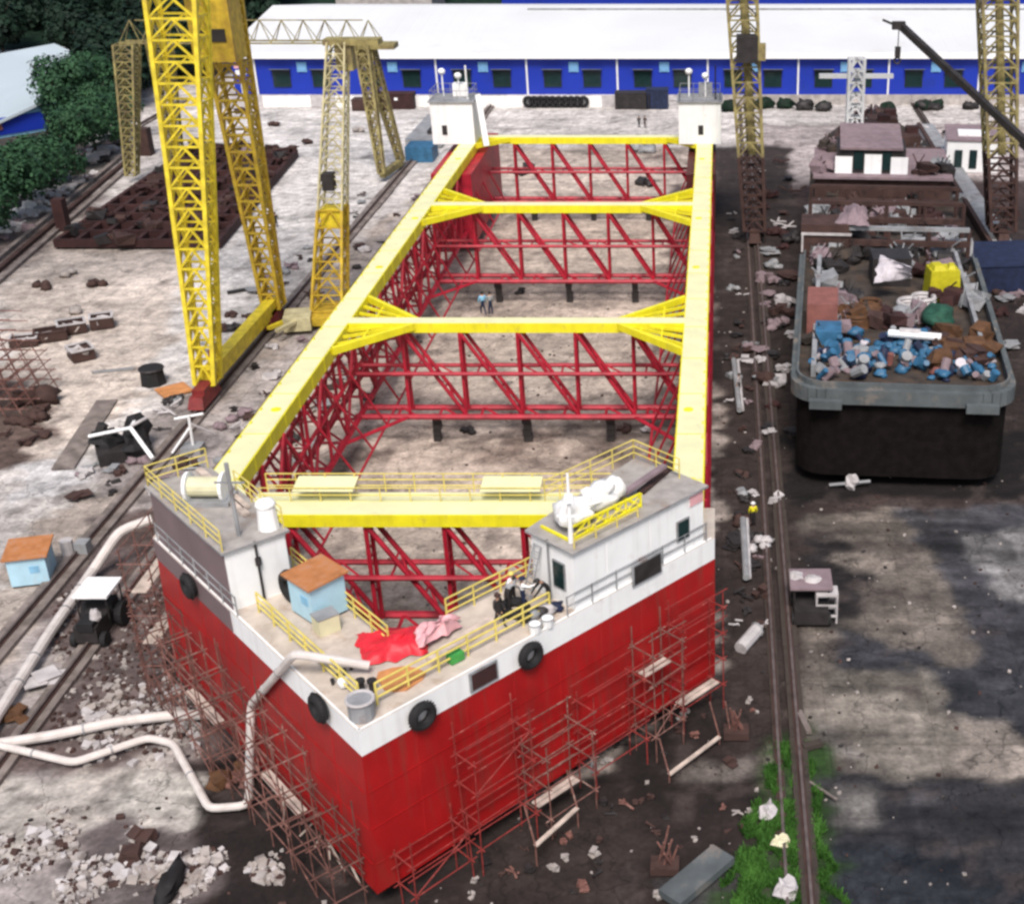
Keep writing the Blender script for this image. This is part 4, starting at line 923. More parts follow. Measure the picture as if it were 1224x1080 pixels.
# ---------------------------------------------------------------- warehouse and far buildings
YW = G(700, 113, 0).y; x0 = GY(280, 100, YW).x; x1 = 130; ze = GY(700, 67, YW).z
yr = 252; zr = GY(700, 9, yr).z
t = thing('warehouse', 'very long blue walled warehouse with a white sheet roof across the back', 'warehouse', (x0, YW, 0))
b = MB(); b.box(((x0+x1)/2, (YW+yr*2-YW)/2, ze/2), (x1-x0, (yr-YW)*2, ze), 'blue'); wl = b.build('wall', t)
b = MB(); xe = x0-1.2
vs = [(xe, YW-1, ze), (x1, YW-1, ze), (x1, yr, zr), (xe, yr, zr), (xe, 2*yr-YW, ze), (x1, 2*yr-YW, ze), (xe, YW-1, ze+.35), (x1, YW-1, ze+.35), (x1, yr, zr+.35), (xe, yr, zr+.35), (xe, 2*yr-YW, ze+.35), (x1, 2*yr-YW, ze+.35)]
b.add(vs, [(6, 7, 8, 9), (9, 8, 11, 10), (0, 1, 7, 6), (0, 6, 9, 3), (3, 9, 10, 4), (1, 2, 8, 7), (2, 5, 11, 8), (3, 2, 1, 0), (4, 5, 2, 3)], 'roofw')
n = int((x1-xe)/2.2)
for k in range(n):
    x = xe+1+k*2.2; b.bar((x, YW-1, ze+.355), (x, yr, zr+.355), .08, .02, 'roofw')
rf = b.build('roof', t)
b = MB(); b.box(((xe+x1)/2, YW-1.05, ze+.2), (x1-xe, .12, .95), 'white'); b.build('gutter', rf)
b = MB(); b.box(((x0+40+x1)/2-5, yr-3, zr-.1), (x1-x0-60, .5, .6), 'grey', rot=Matrix.Rotation(.2, 3, 'X')); b.build('ridge_vent', rf)
step = (GY(846, 90, YW).x-GY(522, 90, YW).x)/3; xp = GY(522, 90, YW).x
k = -3
while xp+k*step < x1:
    x = xp+k*step
    if x > x0:
        b = MB(); b.tube((x, YW-.2, 0), (x, YW-.2, ze), .16, 'white', 6); b.build('downpipe', t)
    for q in (.22, .72):
        xx = x+step*q+(.9 if q < .5 else 0)
        if x0+2 < xx < x1-2:
            b = MB(); b.box((xx, YW-.03, 2.5), (2.9, .2, 2.6), 'dark'); b.box((xx, YW-.1, 2.45), (2.7, .16, 2.45), 'glass'); wn = b.build('window', wl)
            b = MB(); b.box((xx, YW-.5, 4.05), (3.3, 1.0, .12), 'fender', rot=Matrix.Rotation(-.25, 3, 'X')); b.build('canopy', wn)
            if q < .5 or True:
                pass
    xx = x+step*.52
    if x0+2 < xx < x1-2:
        b = MB(); b.tube((xx, YW-.25, 4.4), (xx, YW+.05, 4.4), .75, 'sky_blue_fan', 12); b.box((xx, YW-.12, 4.4), (1.6, .1, 1.6), 'sky_blue_fan'); b.build('fan', wl)
    k += 1
t = thing('warehouse', 'second warehouse with blue roof showing just behind the white roof ridge', 'warehouse', (60, 300, 0))
b = MB(); xs = GY(600, 3, 290).x; b.box(((xs+150)/2, 305, 5), (150-xs, 30, 10), 'blue'); b.build('wall', t)
b = MB(); b.add([(xs-1, 288, 9.6), (151, 288, 9.6), (151, 305, 12.6), (xs-1, 305, 12.6), (xs-1, 322, 9.6), (151, 322, 9.6)], [(0, 1, 2, 3), (3, 2, 5, 4)], mat('roof_sheet_blue', (.05, .20, .42), .5, var=.1, scale=.1)); b.build('roof', t)
t = thing('shed', 'distant shed with a pale green sheet roof behind the white warehouse roof', 'shed', (-45, 296, 0))
b = MB(); a = GY(400, 5, 290).x; c = GY(515, 5, 290).x; b.box(((a+c)/2, 298, 4.5), (c-a, 14, 9), 'conc'); b.build('wall', t)
b = MB(); gm = mat('roof_sheet_green', (.25, .42, .38), .6, var=.15, scale=.1); b.add([(a-1, 290, 9.1), (c+1, 290, 9.1), (c+1, 298, 11.5), (a-1, 298, 11.5), (a-1, 306, 9.1), (c+1, 306, 9.1)], [(0, 1, 2, 3), (3, 2, 5, 4)], gm); b.build('roof', t)
# low white wall in front with things along it
yw2 = G(600, 128, 0).y
xa, xb = GY(285, 120, yw2).x, GY(742, 120, yw2).x
b = MB(); k = 0; x = xa
while x < xb: b.box((x+1.9, yw2, .85+.02*(k % 2)), (3.75, .3, 1.7), 'wtarp' if k % 3 else 'pale'); k += 1; x += 3.8
single('boundary_wall', b, 'low whitewashed wall in front of the left half of the blue warehouse', 'wall')
b = MB(); x = GY(860, 120, yw2).x
while x < 95: b.box((x+1.9, yw2+2, .75), (3.75, .3, 1.5), 'conc'); x += 3.8
single('boundary_wall', b, 'low grey concrete wall in front of the right half of the blue warehouse', 'wall')
for k in range(10):
    p = G(632+k*7.3, 129, 0); b = MB(); b.torus(p+Vector((0, 0, .95)), .65, .28, (0, 1, 0), 'black', 14, 6); single('tyre', b, 'black tyre in the row leaning on the low white wall', 'tyre', 'row of tyres along the white wall')
for k, (px, py, wd, h, m, l) in enumerate(((472, 129, 6.5, 2.3, 'maroon', 'dark red container at the left, with small white marks'), (757, 129, 5.5, 2.4, 'dark', 'black container next to the right end of the white wall'), (786, 129, 3.4, 2.9, 'navy', 'dark rounded machine cover right of the black container'), (437, 131, 3.6, 1.6, 'brown', 'small rusty bin left of the dark red container'))):
    p = G(px, py, 0); t = thing('container' if k < 2 else 'bin', l, 'container' if k < 2 else 'bin', p)
    b = MB(); b.box(p+Vector((0, 0, h/2)), (wd, 2.4, h), m)
    for q in range(int(wd/.5)): b.box(p+Vector((-wd/2+.3+q*.5, -1.22, h/2)), (.2, .08, h-.3), m)
    b.build('body', t)
    b = MB(); b.box(p+Vector((0, 0, h+.04)), (wd+.1, 2.5, .1), m); b.build('lid', t)
    if k == 0:
        for q in (-.6, .6): b = MB(); b.box(p+Vector((q, -1.3, h*.7)), (.5, .06, .4), 'white'); b.build('plate', t)
rnd = random.Random(12)
for k in range(16):
    px = rnd.choice([rnd.uniform(865, 1080), rnd.uniform(1060, 1220)]); p = G(px, rnd.uniform(129, 133), 0); b = MB(); s_ = rnd.uniform(1.2, 2.2)
    b.blob(p+Vector((0, 0, s_*.35)), (s_*1.5, s_, s_*.9), 'leafd' if k % 2 else 'dark', k, .35, 10, 7); single('shrub' if k % 2 else 'scrap_heap', b, ('low dark shrub by the right boundary wall' if k % 2 else 'low dark scrap heap by the right boundary wall'), 'shrub' if k % 2 else 'scrap', 'shrubs by the right boundary wall' if k % 2 else 'scrap heaps by the right boundary wall', smooth=True)
# red and white workers' flags by the left leg: small signal post
p = G(292, 122, 0); b = MB(); b.tube(p, p+Vector((0, 0, 5)), .12, 'white', 6); b.box(p+Vector((.2, 0, 4.6)), (1.6, .5, .7), 'wtarp'); b.box(p+Vector((-.4, 0, 5.6)), (.7, .4, .7), 'pink'); single('signal_post', b, 'white post with pale boxes at the left end of the blue warehouse', 'post')
# left shed among the trees
P = [G(-40, 150, 0)]
t = thing('shed', 'light blue walled shed with a white roof at the upper left edge', 'shed', (-118, 190, 0))
zE = 6.5
A = GY(46, 122, 196); B_ = GY(-30, 155, 186); Cc = GY(100, 70, 236)
zE = A.z
b = MB(); pr = [GY(48, 122, 196), GY(-60, 172, 186), GY(-60, 75, 232), GY(65, 52, 246), GY(104, 70, 232)]
pr = [Vector((v.x, v.y, 0)) for v in pr]; zs = [GY(48, 122, 196).z, GY(-60, 172, 186).z, GY(-60, 75, 232).z, GY(65, 52, 246).z, GY(104, 70, 232).z]
vs = [(v.x, v.y, z_) for v, z_ in zip(pr, zs)]; n = 5
b.add(vs+[(v[0], v[1], v[2]-.4) for v in vs], [tuple(range(5)), tuple(range(9, 4, -1))]+[(i, 5+i, 5+(i+1) % 5, (i+1) % 5) for i in range(5)], mat('roof_sheet_pale_blue', (.46, .54, .58), .5, var=.06, scale=.1)); b.build('roof', t)
b = MB(); ins = Vector((sum(v[0] for v in vs)/5, sum(v[1] for v in vs)/5, 0))
lo = [Vector((v[0], v[1], 0)).lerp(ins, .03) for v in vs]; hi = [Vector((l.x, l.y, v[2]-.42)) for l, v in zip(lo, vs)]
b.add(lo+hi, [(i, (i+1) % 5, 5+(i+1) % 5, 5+i) for i in range(5)], 'lblue'); b.build('wall', t)
b = MB(); e = (lo[1]-lo[0]).normalized(); nn = Vector((e.y, -e.x, 0))
if (lo[0]+nn-ins).length < (lo[0]-ins).length: nn = -nn
b.bar(lo[0]+nn*.1+Vector((0, 0, 1.6)), lo[1]+nn*.1+Vector((0, 0, 1.6)), .1, 2.4, 'blue'); b.build('dado', t)
b = MB(); q = lo[0].lerp(lo[1], .55)+nn*.2; b.box(q+Vector((0, 0, 1.8)), (.3, 2.2, 1.2), 'salmon', rz=math.atan2(e.y, e.x)-math.pi/2); b.build('sign', t)

# ---------------------------------------------------------------- trees and the hill
def crown_mb(seed, rx, rz, n, leaf, m, lobes=7):
    rnd = random.Random(seed); b = MB(); L = []
    for k in range(lobes):
        a = rnd.uniform(0, 6.28); rr = rnd.uniform(.2, .62)*rx; L.append((Vector((rr*math.cos(a), rr*math.sin(a), rnd.uniform(-.35, .5)*rz)), rnd.uniform(.38, .62)*rx))
    L.append((Vector((0, 0, rz*.35)), rx*.55)); vs = []; fs = []
    for i in range(n):
        c, r = rnd.choice(L); d = Vector((rnd.gauss(0, 1), rnd.gauss(0, 1), rnd.gauss(0, 1))).normalized()
        q = c+Vector((d.x*r, d.y*r, d.z*r*.8))*rnd.uniform(.62, 1.05)
        nrm = (d+Vector((rnd.uniform(-.7, .7), rnd.uniform(-.7, .7), rnd.uniform(-.2, .9)))).normalized(); u = nrm.orthogonal().normalized(); u.rotate(Matrix.Rotation(rnd.uniform(0, 6.28), 3, nrm)); v = nrm.cross(u); s_ = leaf*rnd.uniform(.55, 1.3)
        o = len(vs); vs += [q-u*s_*.5, q+v*s_*.42, q+u*s_*.5, q-v*s_*.42]; fs.append((o, o+1, o+2, o+3))
    b.add(vs, fs, m); return b
def trunk_mb(seed, h, r, rx):
    rnd = random.Random(seed); b = MB(); b.tube((0, 0, 0), (.1, 0, h*.7), r, 'trunk', 8, r*.55)
    for k in range(5):
        a = k*1.25+rnd.uniform(-.3, .3); b.tube((.08, 0, h*(.4+.06*k)), (rx*.5*math.cos(a), rx*.5*math.sin(a), h*(.85+.06*k)), r*.4, 'trunk', 6, r*.15)
    return b
def tree_proto(seed, h, rx, n, leaf, m):
    t = thing('tree', 'tree', 'tree', (0, 0, 0)); rz = rx*.8
    cr = crown_mb(seed, rx, rz, n, leaf, m); cr.v = [(v[0], v[1], v[2]+h-rz*.6) for v in cr.v]; c = cr.build('crown', t, local=True); k = trunk_mb(seed, h, .28, rx).build('trunk', t, local=True)
    return t, [c, k]
protos = [tree_proto(50+i, 7.2+.8*i, 5.0+.4*i, 3600, .55, 'leaf') for i in range(3)]+[tree_proto(70+i, 9, 6.4, 2000, 1.0, 'leafd') for i in range(2)]
used = set()
def put_tree(pi, loc, s_, rz, label, group=None):
    t, ch = protos[pi]
    if pi not in used: used.add(pi); o = t; o.location = loc; o.rotation_euler = (0, 0, rz); o.scale = (s_,)*3; o['label'] = label
    else: o = dup(t, loc=loc, rz=rz, scale=(s_,)*3, label=label, ch=ch)
    if group: o['group'] = group
rnd = random.Random(3)
row = [(140, 168, .8, 'tree at the right end of the tree row, nearest the far gantry legs'), (116, 186, .85, 'second tree from the right end of the tree row'), (92, 205, .85, 'tree of the row just left of the middle of the maroon steel section'), (66, 226, .85, 'fourth tree from the right end of the tree row'), (40, 247, .85, 'fifth tree from the right end of the tree row'), (12, 268, .9, 'tree of the row at the left edge beyond the stored goods'), (-18, 290, .9, 'leftmost tree of the row, mostly cut by the frame'), (78, 150, 1.05, 'large round tree rising in front of the white shed roof'), (104, 140, .95, 'dark tree to the right of the white shed roof corner'), (118, 150, .8, 'dark tree squeezed between the large round tree and the row')]
for k, (px, py, s_, lb) in enumerate(row):
    p = G(px, py, 0); put_tree(k % 3, (p.x, p.y, 0), s_, rnd.uniform(0, 6), lb)
for px, py in ((150, 128), (165, 112), (185, 104), (205, 98), (228, 94), (250, 90), (262, 84), (240, 80), (215, 84), (190, 88), (170, 96), (145, 108), (135, 118), (118, 96), (125, 80), (150, 84), (268, 70)):
    p = G(px, py, 0); put_tree(3+(px % 2), (p.x, p.y, 0), rnd.uniform(.7, .95), rnd.uniform(0, 6), 'dark tree at the foot of the wood behind the far gantry crane', 'dark trees at the foot of the wood')
# wooded hill behind
hx = np.linspace(-330, 40, 60); hy = np.linspace(262, 520, 40); HX, HY = np.meshgrid(hx, hy)
def hz(x, y):
    e = max(0, min(1, (y-262-max(0, (x+90)*.5))/120)); e *= max(0, min(1, (40-x)/110)); return 30*e*e*(3-2*e)-.3
b = MB(); ids = [(float(x), float(y), hz(x, y)+(1.5*noise.noise(Vector((x*.03, y*.03, 0))) if 262 < y < 519 else 0)) for y in hy for x in hx]
b.add(ids, [(j*60+i, j*60+i+1, (j+1)*60+i+1, (j+1)*60+i) for j in range(39) for i in range(59)], 'leafd'); struct('hill', b, True)
k = 0
for j in range(9):
    for i in range(16):
        x = -215+i*12.5+rnd.uniform(-4, 4)+(j % 2)*6; y = 250+j*13+rnd.uniform(-4, 4)
        if y < 262 and x > -100: continue
        if x > -84 and y < 292: continue
        px = PX0+F*x/(y*.899+17)
        if px > 560 or px < -60: continue
        if px > 330 and y < 330: continue
        if x < -106 and y < 256: continue
        put_tree(3+(k % 2), (x, y, hz(x, y)-1), rnd.uniform(.85, 1.25), rnd.uniform(0, 6), 'dark green tree of the dense wood covering the hill at the upper left', 'dark trees of the hillside wood'); k += 1
# grass along the right rail at the bottom
b = MB(); rnd = random.Random(9); vs = []; fs = []
poly = [tuple(G(x, y)[:2]) for x, y in ((905, 955), (935, 890), (965, 890), (978, 960), (1000, 1080), (1030, 1200), (860, 1200), (874, 1060), (886, 1010))]
A_ = np.array(poly); mn, mx_ = A_.min(0), A_.max(0); cnt = 0
while cnt < 60000:
    x = rnd.uniform(mn[0], mx_[0]); y = rnd.uniform(mn[1], mx_[1])
    ins = False; n_ = len(poly)
    nx_, ny_ = x+noise.noise(Vector((x*.8, y*.8, 0)))*.8, y+noise.noise(Vector((x*.8, y*.8, 5)))*.8
    for i in range(n_):
        xa_, ya_ = poly[i]; xb_, yb_ = poly[(i+1) % n_]
        if (ya_ > ny_) != (yb_ > ny_) and nx_ < (xb_-xa_)*(ny_-ya_)/(yb_-ya_)+xa_: ins = not ins
    cnt += 1
    if not ins or noise.noise(Vector((x*1.1, y*1.1, 7))) < -.12 or abs(x-3.95) < .44: continue
    h = rnd.uniform(.12, .42); a = rnd.uniform(0, 6.28); d = Vector((math.cos(a), math.sin(a), 0)); l = Vector((rnd.uniform(-.2, .2), rnd.uniform(-.2, .2), h)); o = len(vs)
    vs += [Vector((x, y, 0))-d*.05, Vector((x, y, 0))+d*.05, Vector((x, y, 0))+l+d*.015, Vector((x, y, 0))+l-d*.015]; fs.append((o, o+1, o+2, o+3))
b.add(vs, fs, 'grass'); o = b.build('grass'); tag(o, 'bright green grass growing along the right crane rail at the bottom', 'grass', kind='stuff')
# ---------------------------------------------------------------- the old barge in the right berth, dimness put into its colours
BC = Vector((12.4, 83.5, 0)); BR = -.075; ZK = 7.2
def BL(u, v, z): return Vector((BC.x+v*math.cos(BR)-u*math.sin(BR), BC.y+v*math.sin(BR)+u*math.cos(BR), z))
barge = thing('work_barge', 'old dark deck barge with grey rounded stern rim and wheelhouse in the right berth', 'barge', BC)
def bhull(w_, z0, z1, u0, m, inset=0, cr=2.2):
    pts = []
    for sx in (1, -1):
        seq = [(u0+cr*(1-math.sin(a)), sx*(w_-cr+cr*math.cos(a))) for a in [i*math.pi/12 for i in range(7)]]
        pts += seq if sx > 0 else seq[::-1]
    pts += [(62, -w_), (76, -w_*.85), (90, -w_*.3), (90, w_*.3), (76, w_*.85), (62, w_)]
    return pts
b = MB(); o_ = bhull(7.3, 0, 0, .5, 'dark'); b.prism([tuple(BL(u, v, 0)[:2]) for u, v in o_], .9, ZK, 'bhull', 'bdeck')
for k in range(13): u = 2+k*5; 
bh = b.build('hull', barge)
b = MB(); pts = [BL(u, v, ZK-.1) for u, v in ([(30, 7.5), (27, 7.5)]+bhull(7.5, 0, 0, .2, '')[:14]+[(27, -7.5), (30, -7.5)])]
for p, q in zip(pts[:-1], pts[1:]): b.bar(p, q, .5, 1.05, 'fender')
b.build('rubbing_rim', barge)
b = MB(); pts = [BL(u, v, ZK+.55) for u, v in ([(30, 7.3), (27, 7.3)]+bhull(7.3, 0, 0, .5, '')[:14]+[(27, -7.3), (30, -7.3)])]
for p, q in zip(pts[:-1], pts[1:]): b.bar(p, q, .16, .5, 'fender')
b.build('bulwark', barge)
for v0, v1 in ((-7.4, -4.2), (4.2, 7.4)):
    b = MB(); b.bar(BL(-.35, v0+1.0 if v0 < 0 else v0, ZK-.5), BL(-.35, v1 if v0 < 0 else v1-1.0, ZK-.5), .5, .6, 'fender'); b.build('bumper', barge)
b = MB(); b.bar(BL(3, -6.2, ZK+.5), BL(27, -6.0, ZK+.9), .35, .9, 'grey'); b.bar(BL(9, 6.0, ZK+.8), BL(28, 5.6, ZK+1.4), .3, .5, 'grey'); b.build('deck_rail_beam', barge)
# raised middle structures
b = MB()
for u, h in ((31, 2.6), (37, 3.2), (44, 2.8)):
    b.bar(BL(u, -7, ZK+h/2), BL(u, 7, ZK+h/2), .5, .5, 'brown'); b.bar(BL(u, -7, ZK+h), BL(u, 7, ZK+h), .4, .35, 'grey' if u == 31 else 'brown')
    for v in (-7, -3.5, 0, 3.5, 7): b.tube(BL(u, v, ZK), BL(u, v, ZK+h), .2, 'brown', 6)
b.build('cross_frame', barge)
b = MB(); b.bar(BL(48, 0, ZK+1.3), BL(62, 0, ZK+1.3), 13.4, 2.6, 'brown'); b.bar(BL(47.5, 0, ZK+2.75), BL(60, 0, ZK+2.75), 13.8, .25, 'lilac'); b.build('forecastle', barge)
wz = ZK+2.9
b = MB(); b.bar(BL(49, -1.2, wz+1.2), BL(54, -1.2, wz+1.2), 6.8, 2.4, 'dark'); wh = b.build('wheelhouse', barge)
for v in (-3.9, -1.0, 1.6): b = MB(); b.bar(BL(48.85, v, wz+.8), BL(48.97, v, wz+.8), 1.7, 1.7 if v != -1.0 else 2.2, 'white'); b.build('panel', wh)
for v in (-2.45, .35): b = MB(); b.bar(BL(48.88, v, wz+1.3), BL(48.98, v, wz+1.3), .9, 1.8, 'glass'); b.build('window', wh)
b = MB(); b.bar(BL(48.6, -1.2, wz+2.5), BL(57.5, -1.2, wz+3.0), 6.2, .22, 'lilac'); b.build('roof', wh)
for u, v, h in ((64, 0, 3), (69, -3, 2.2), (69, 3, 2.4), (74, 0, 2.6), (80, 1, 2.0)):
    b = MB(); b.box(BL(u, v, ZK+h/2), (3.5, 3.0, h), 'brown', rz=BR+v*.05); b.box(BL(u+1, v+1, ZK+h+.3), (1.4, 1.2, .7), 'maroon'); b.build('deck_machinery', barge)
for k in range(14):
    v = random.uniform(-6, 6); u = random.uniform(62, 84); v *= max(.3, 1-(u-60)/40); b = MB(); b.tube(BL(u, v, ZK), BL(u+random.uniform(-1, 1), v+random.uniform(-1, 1), ZK+random.uniform(1.5, 4)), .14, 'maroon', 5); b.build('vent_pipe', barge)
mp = GY(1021, 148, BL(72, 0, 0).y); ms = Vector((BL(72, 0, 0).x*0+mp.x, mp.y, ZK+1)); mt = GY(1021, 70, ms.y)
b = MB(); lattice(b, sq(ms, 1.7, 1.2), sq((ms.x, ms.y, mt.z), 1.7, 1.2), 'white', 7, .14, .11)
b.bar((ms.x-4.2, ms.y, GY(1021, 91, ms.y).z), (ms.x+4.2, ms.y, GY(1021, 91, ms.y).z), .4, .5, 'white'); b.build('mast', barge)
# bits on the barge
t = thing('container_box', 'tall salmon red steel cabinet with blue end on the left of the barge deck', 'cabinet', BL(18, -5, ZK))
p = G(985, 385, ZK+1.2); b = MB(); b.box((p.x, p.y+2, ZK+1.3), (2.3, 4, 2.6), 'salmon', rz=BR); b.build('body', t); b = MB(); b.box((p.x+.2, p.y-1.8, ZK+.8), (1.9, 2.4, 1.5), 'cyan', rz=BR); b.build('end', t)
cloth('tarpaulin', [G(1044, 340, ZK+1.6), G(1090, 334, ZK+1.6), G(1088, 321, ZK+3.0), G(1052, 306, ZK+3.2)], 'lcloth', 'whitish tarpaulin tented over machinery on the barge deck', 'tarpaulin', 14, .35)
p = G(1066, 345, ZK); b = MB(); b.box(p+Vector((0, 2, 1.2)), (3.2, 3, 2.4), 'dark'); single('deck_winch', b, 'dark winch under the white tarpaulin on the barge', 'winch')
p = G(1126, 358, ZK); b = MB(); b.box(p+Vector((0, .6, 1.25)), (2.6, 2.2, 2.5), 'yel2', rz=.1, taper=.9); b.box(p+Vector((-.5, .5, 2.6)), (1.2, 1.8, .5), 'yel2', rz=.2, taper=.6); b.box(p+Vector((.7, .7, 2.55)), (.7, 1.5, .4), 'yel2', rz=-.1, taper=.6); single('covered_machine', b, 'machine wrapped in a bright yellow cover on the barge', 'machine', smooth=False)
cloth('tarpaulin', [G(998, 268, ZK+2.9), G(1038, 272, ZK+2.9), G(1036, 252, ZK+2.9), G(1010, 248, ZK+2.9)], 'lilac', 'torn whitish cloth lying below the wheelhouse of the barge', 'cloth', 24, .8)
p = G(1122, 392, ZK); b = MB(); b.blob(p+Vector((0, 0, .9)), (2.6, 3.2, 1.9), mat('green_net', (.015, .07, .045), .8, var=.4, scale=2), 7, .3, 12, 8); single('net_heap', b, 'dark green net heap below the yellow covered machine', 'net', smooth=True)
b = MB(); b.tube(G(1062, 398, ZK+1.2), G(1125, 403, ZK+1.2), .28, 'white', 10); b.tube(G(1075, 398, ZK+1.2), G(1100, 400, ZK+1.2), .42, 'pale', 10); single('steel_pipe', b, 'white pipe lying across the heap of blue drums on the barge', 'pipe')
for k, (px, py, R_) in enumerate(((1022, 385, 1.2), (1040, 372, .8), (1088, 372, 1.0), (1103, 366, .9))):
    p = G(px, py, ZK); b = MB()
    for q in range(3): b.torus(p+Vector((0, 0, .2+.28*q)), R_, .16, (0, 0, 1), 'orange2' if k < 2 else 'pale', 18, 6)
    single('rope_coil', b, ('large orange rope coil on the barge deck', 'small orange rope coil behind the large one', 'pale rope coil right of the tented tarpaulin', 'pale rope coil beside the yellow covered machine')[k], 'rope coil')
rnd = random.Random(21)
cl = [('cyan', 34), ('navy', 18), ('lilac', 9), ('lcloth', 4), ('cyan', 10), ('salmon', 3), ('grey', 10)]; bag = [m for m, n in cl for _ in range(n)]
for k in range(190):
    px = rnd.uniform(975, 1188); py = rnd.uniform(416, 456); 
    if px > 1110: py = max(py, 432)
    if 1020 < px < 1110: py -= 14*rnd.random()
    m = rnd.choice(bag); p = G(px, py, ZK); b = MB(); s_ = rnd.uniform(.3, .75); z0 = rnd.choice([0, 0, .35])
    if k % 2: b.tube(p+Vector((0, 0, z0+.2)), p+Vector((rnd.uniform(-.7, .7), rnd.uniform(-.7, .7), z0+rnd.uniform(.4, 1.1))), s_*.55, m, 9)
    else: b.blob(p+Vector((0, 0, z0+s_*.4)), (s_*1.7, s_*1.4, s_), m, k, .3, 9, 6)
    c_ = {'cyan': 'blue', 'navy': 'navy', 'lilac': 'lilac', 'lcloth': 'whitish', 'salmon': 'pinkish', 'grey': 'grey'}[m]
    if k % 2: single('drum', b, c_+' plastic drum in the heap at the stern of the barge', 'drum', c_+' drums heaped on the barge')
    else: single('sack', b, c_+' sack in the heap at the stern of the barge', 'sack', c_+' sacks heaped on the barge', smooth=True)
for k in range(16):
    px = rnd.uniform(1120, 1180) if k < 11 else rnd.uniform(1000, 1060); py = rnd.uniform(405, 440) if k < 11 else rnd.uniform(368, 392); p = G(px, py, ZK); b = MB()
    for q in range(3): b.lump(p+Vector((rnd.uniform(-.6, .6), rnd.uniform(-.6, .6), .3+.3*q)), rnd.uniform(.8, 1.5), 'orange2' if k % 3 else 'brown', rnd)
    single('scrap_heap', b, 'rusty orange scrap heap on the %s of the barge deck' % ('right side' if k < 11 else 'left side'), 'scrap', 'rusty scrap on the %s of the barge' % ('right' if k < 11 else 'left'))
for k in range(120):
    u = rnd.uniform(26, 88) if k < 106 else rnd.uniform(8, 24); v = rnd.uniform(-6.3, 6.3)*max(.3, min(1, (95-u)/35)); m = rnd.choice(['brown', 'maroon', 'lilac', 'dark', 'grey', 'bdeck']); cn = dict(brown='rusty', maroon='dark red', lilac='pinkish', dark='black', grey='grey', bdeck='dark brown')[m]
    p = BL(u, v, ZK+(2.7 if 48 < u < 62 else 0)); b = MB()
    if 47 < u < 58 and abs(v+1.2) < 4.5: continue
    for q in range(4): b.lump(p+Vector((rnd.uniform(-.9, .9), rnd.uniform(-.9, .9), .3+.2*q)), rnd.uniform(.7, 1.7), m, rnd)
    for q in range(2): b.tube(p+Vector((rnd.uniform(-1, 1), rnd.uniform(-1, 1), .2)), p+Vector((rnd.uniform(-1, 1), rnd.uniform(-1, 1), 1.8)), .07, m, 5)
    w_ = 'behind the wheelhouse' if u > 58 else 'before the wheelhouse' if u > 25 else 'in the middle of the stern deck'
    single('deck_clutter', b, '%s clutter on the barge deck %s' % (cn, w_), 'scrap', '%s clutter on the barge %s' % (cn, w_))
t = thing('side_cabin', 'low rusty cabin with a pale front rim at the left side of the barge', 'cabin', BL(31, -6, ZK))
p = BL(32, -5.6, ZK); b = MB(); b.box(p+Vector((0, 0, 1.5)), (4.2, 3.4, 3), 'brown', rz=BR); b.build('wall', t); b = MB(); b.box(p+Vector((0, -1.8, 2.2)), (4.4, .16, .2), 'pale', rz=BR); b.box(p+Vector((-2.1, -1.8, 1.4)), (.16, .16, 1.6), 'pale', rz=BR); b.build('rim', t)
# supports under the barge
for k in range(5):
    for v in (-5, 5):
        p = BL(3+k*15, v, 0); b = MB(); b.box((p.x, p.y, .44), (1.6, 1.2, .88), 'dark'); single('support_block', b, 'dark block carrying the barge', 'support block', 'blocks under the barge')

# ---------------------------------------------------------------- right yard
t = thing('office_cabin', 'white boxy cabin with an open brown roof at the upper right', 'cabin', G(1160, 210, 0))
b = MB(); p = G(1165, 205, 0)+Vector((0, 4, 0)); b.box(p+Vector((0, 0, 2)), (6.6, 9, 4), 'white', rz=-.12); b.build('wall', t)
b = MB(); b.box(p+Vector((0, 0, 4.1)), (6.9, 9.3, .2), 'lilac', rz=-.12); b.box(p+Vector((0, -1, 4.3)), (4, 3, .3), 'white', rz=-.12); b.build('roof', t)
for q in (-1.9, 0, 1.9): b = MB(); b.box(p+Vector((q-.45, -4.5, 1.7)), (1.0, .12, 2.4), 'glass', rz=-.12); b.build('window', t)
rnd = random.Random(33)
def scrap(px, py, s_, m, name, label, cat, kind='lump', group=None, z=0, n=4):
    p = G(px, py, z); b = MB(); s_ *= .72; n += 1
    for q in range(n):
        o = Vector((rnd.uniform(-.6, .6)*s_, rnd.uniform(-.6, .6)*s_, .1*s_+rnd.uniform(0, .3)*s_))
        if kind == 'lump': b.lump(p+o, s_*rnd.uniform(.4, .8), m, rnd)
        elif kind == 'pipe': b.tube(p+o, p+o+Vector((rnd.uniform(-1, 1)*s_, rnd.uniform(-1, 1)*s_, rnd.uniform(0, .2)*s_)), .09*s_**.5, m, 6)
        elif kind == 'plate': b.box(p+o*.6+Vector((0, 0, .08*q)), (s_*rnd.uniform(.6, 1.2), s_*rnd.uniform(.5, 1), .06), m, rz=rnd.uniform(0, 3))
        else: b.blob(p+o, (s_*.9, s_*.8, s_*.6), m, q+int(px), .35, 9, 6)
    if name == 'scrap_piece': name = {'lump': 'scrap_lump', 'pipe': 'scrap_pipe', 'plate': 'scrap_plate', 'blob': 'scrap_bundle'}[kind]
    return single(name, b, label, cat, group, smooth=(kind == 'blob'))
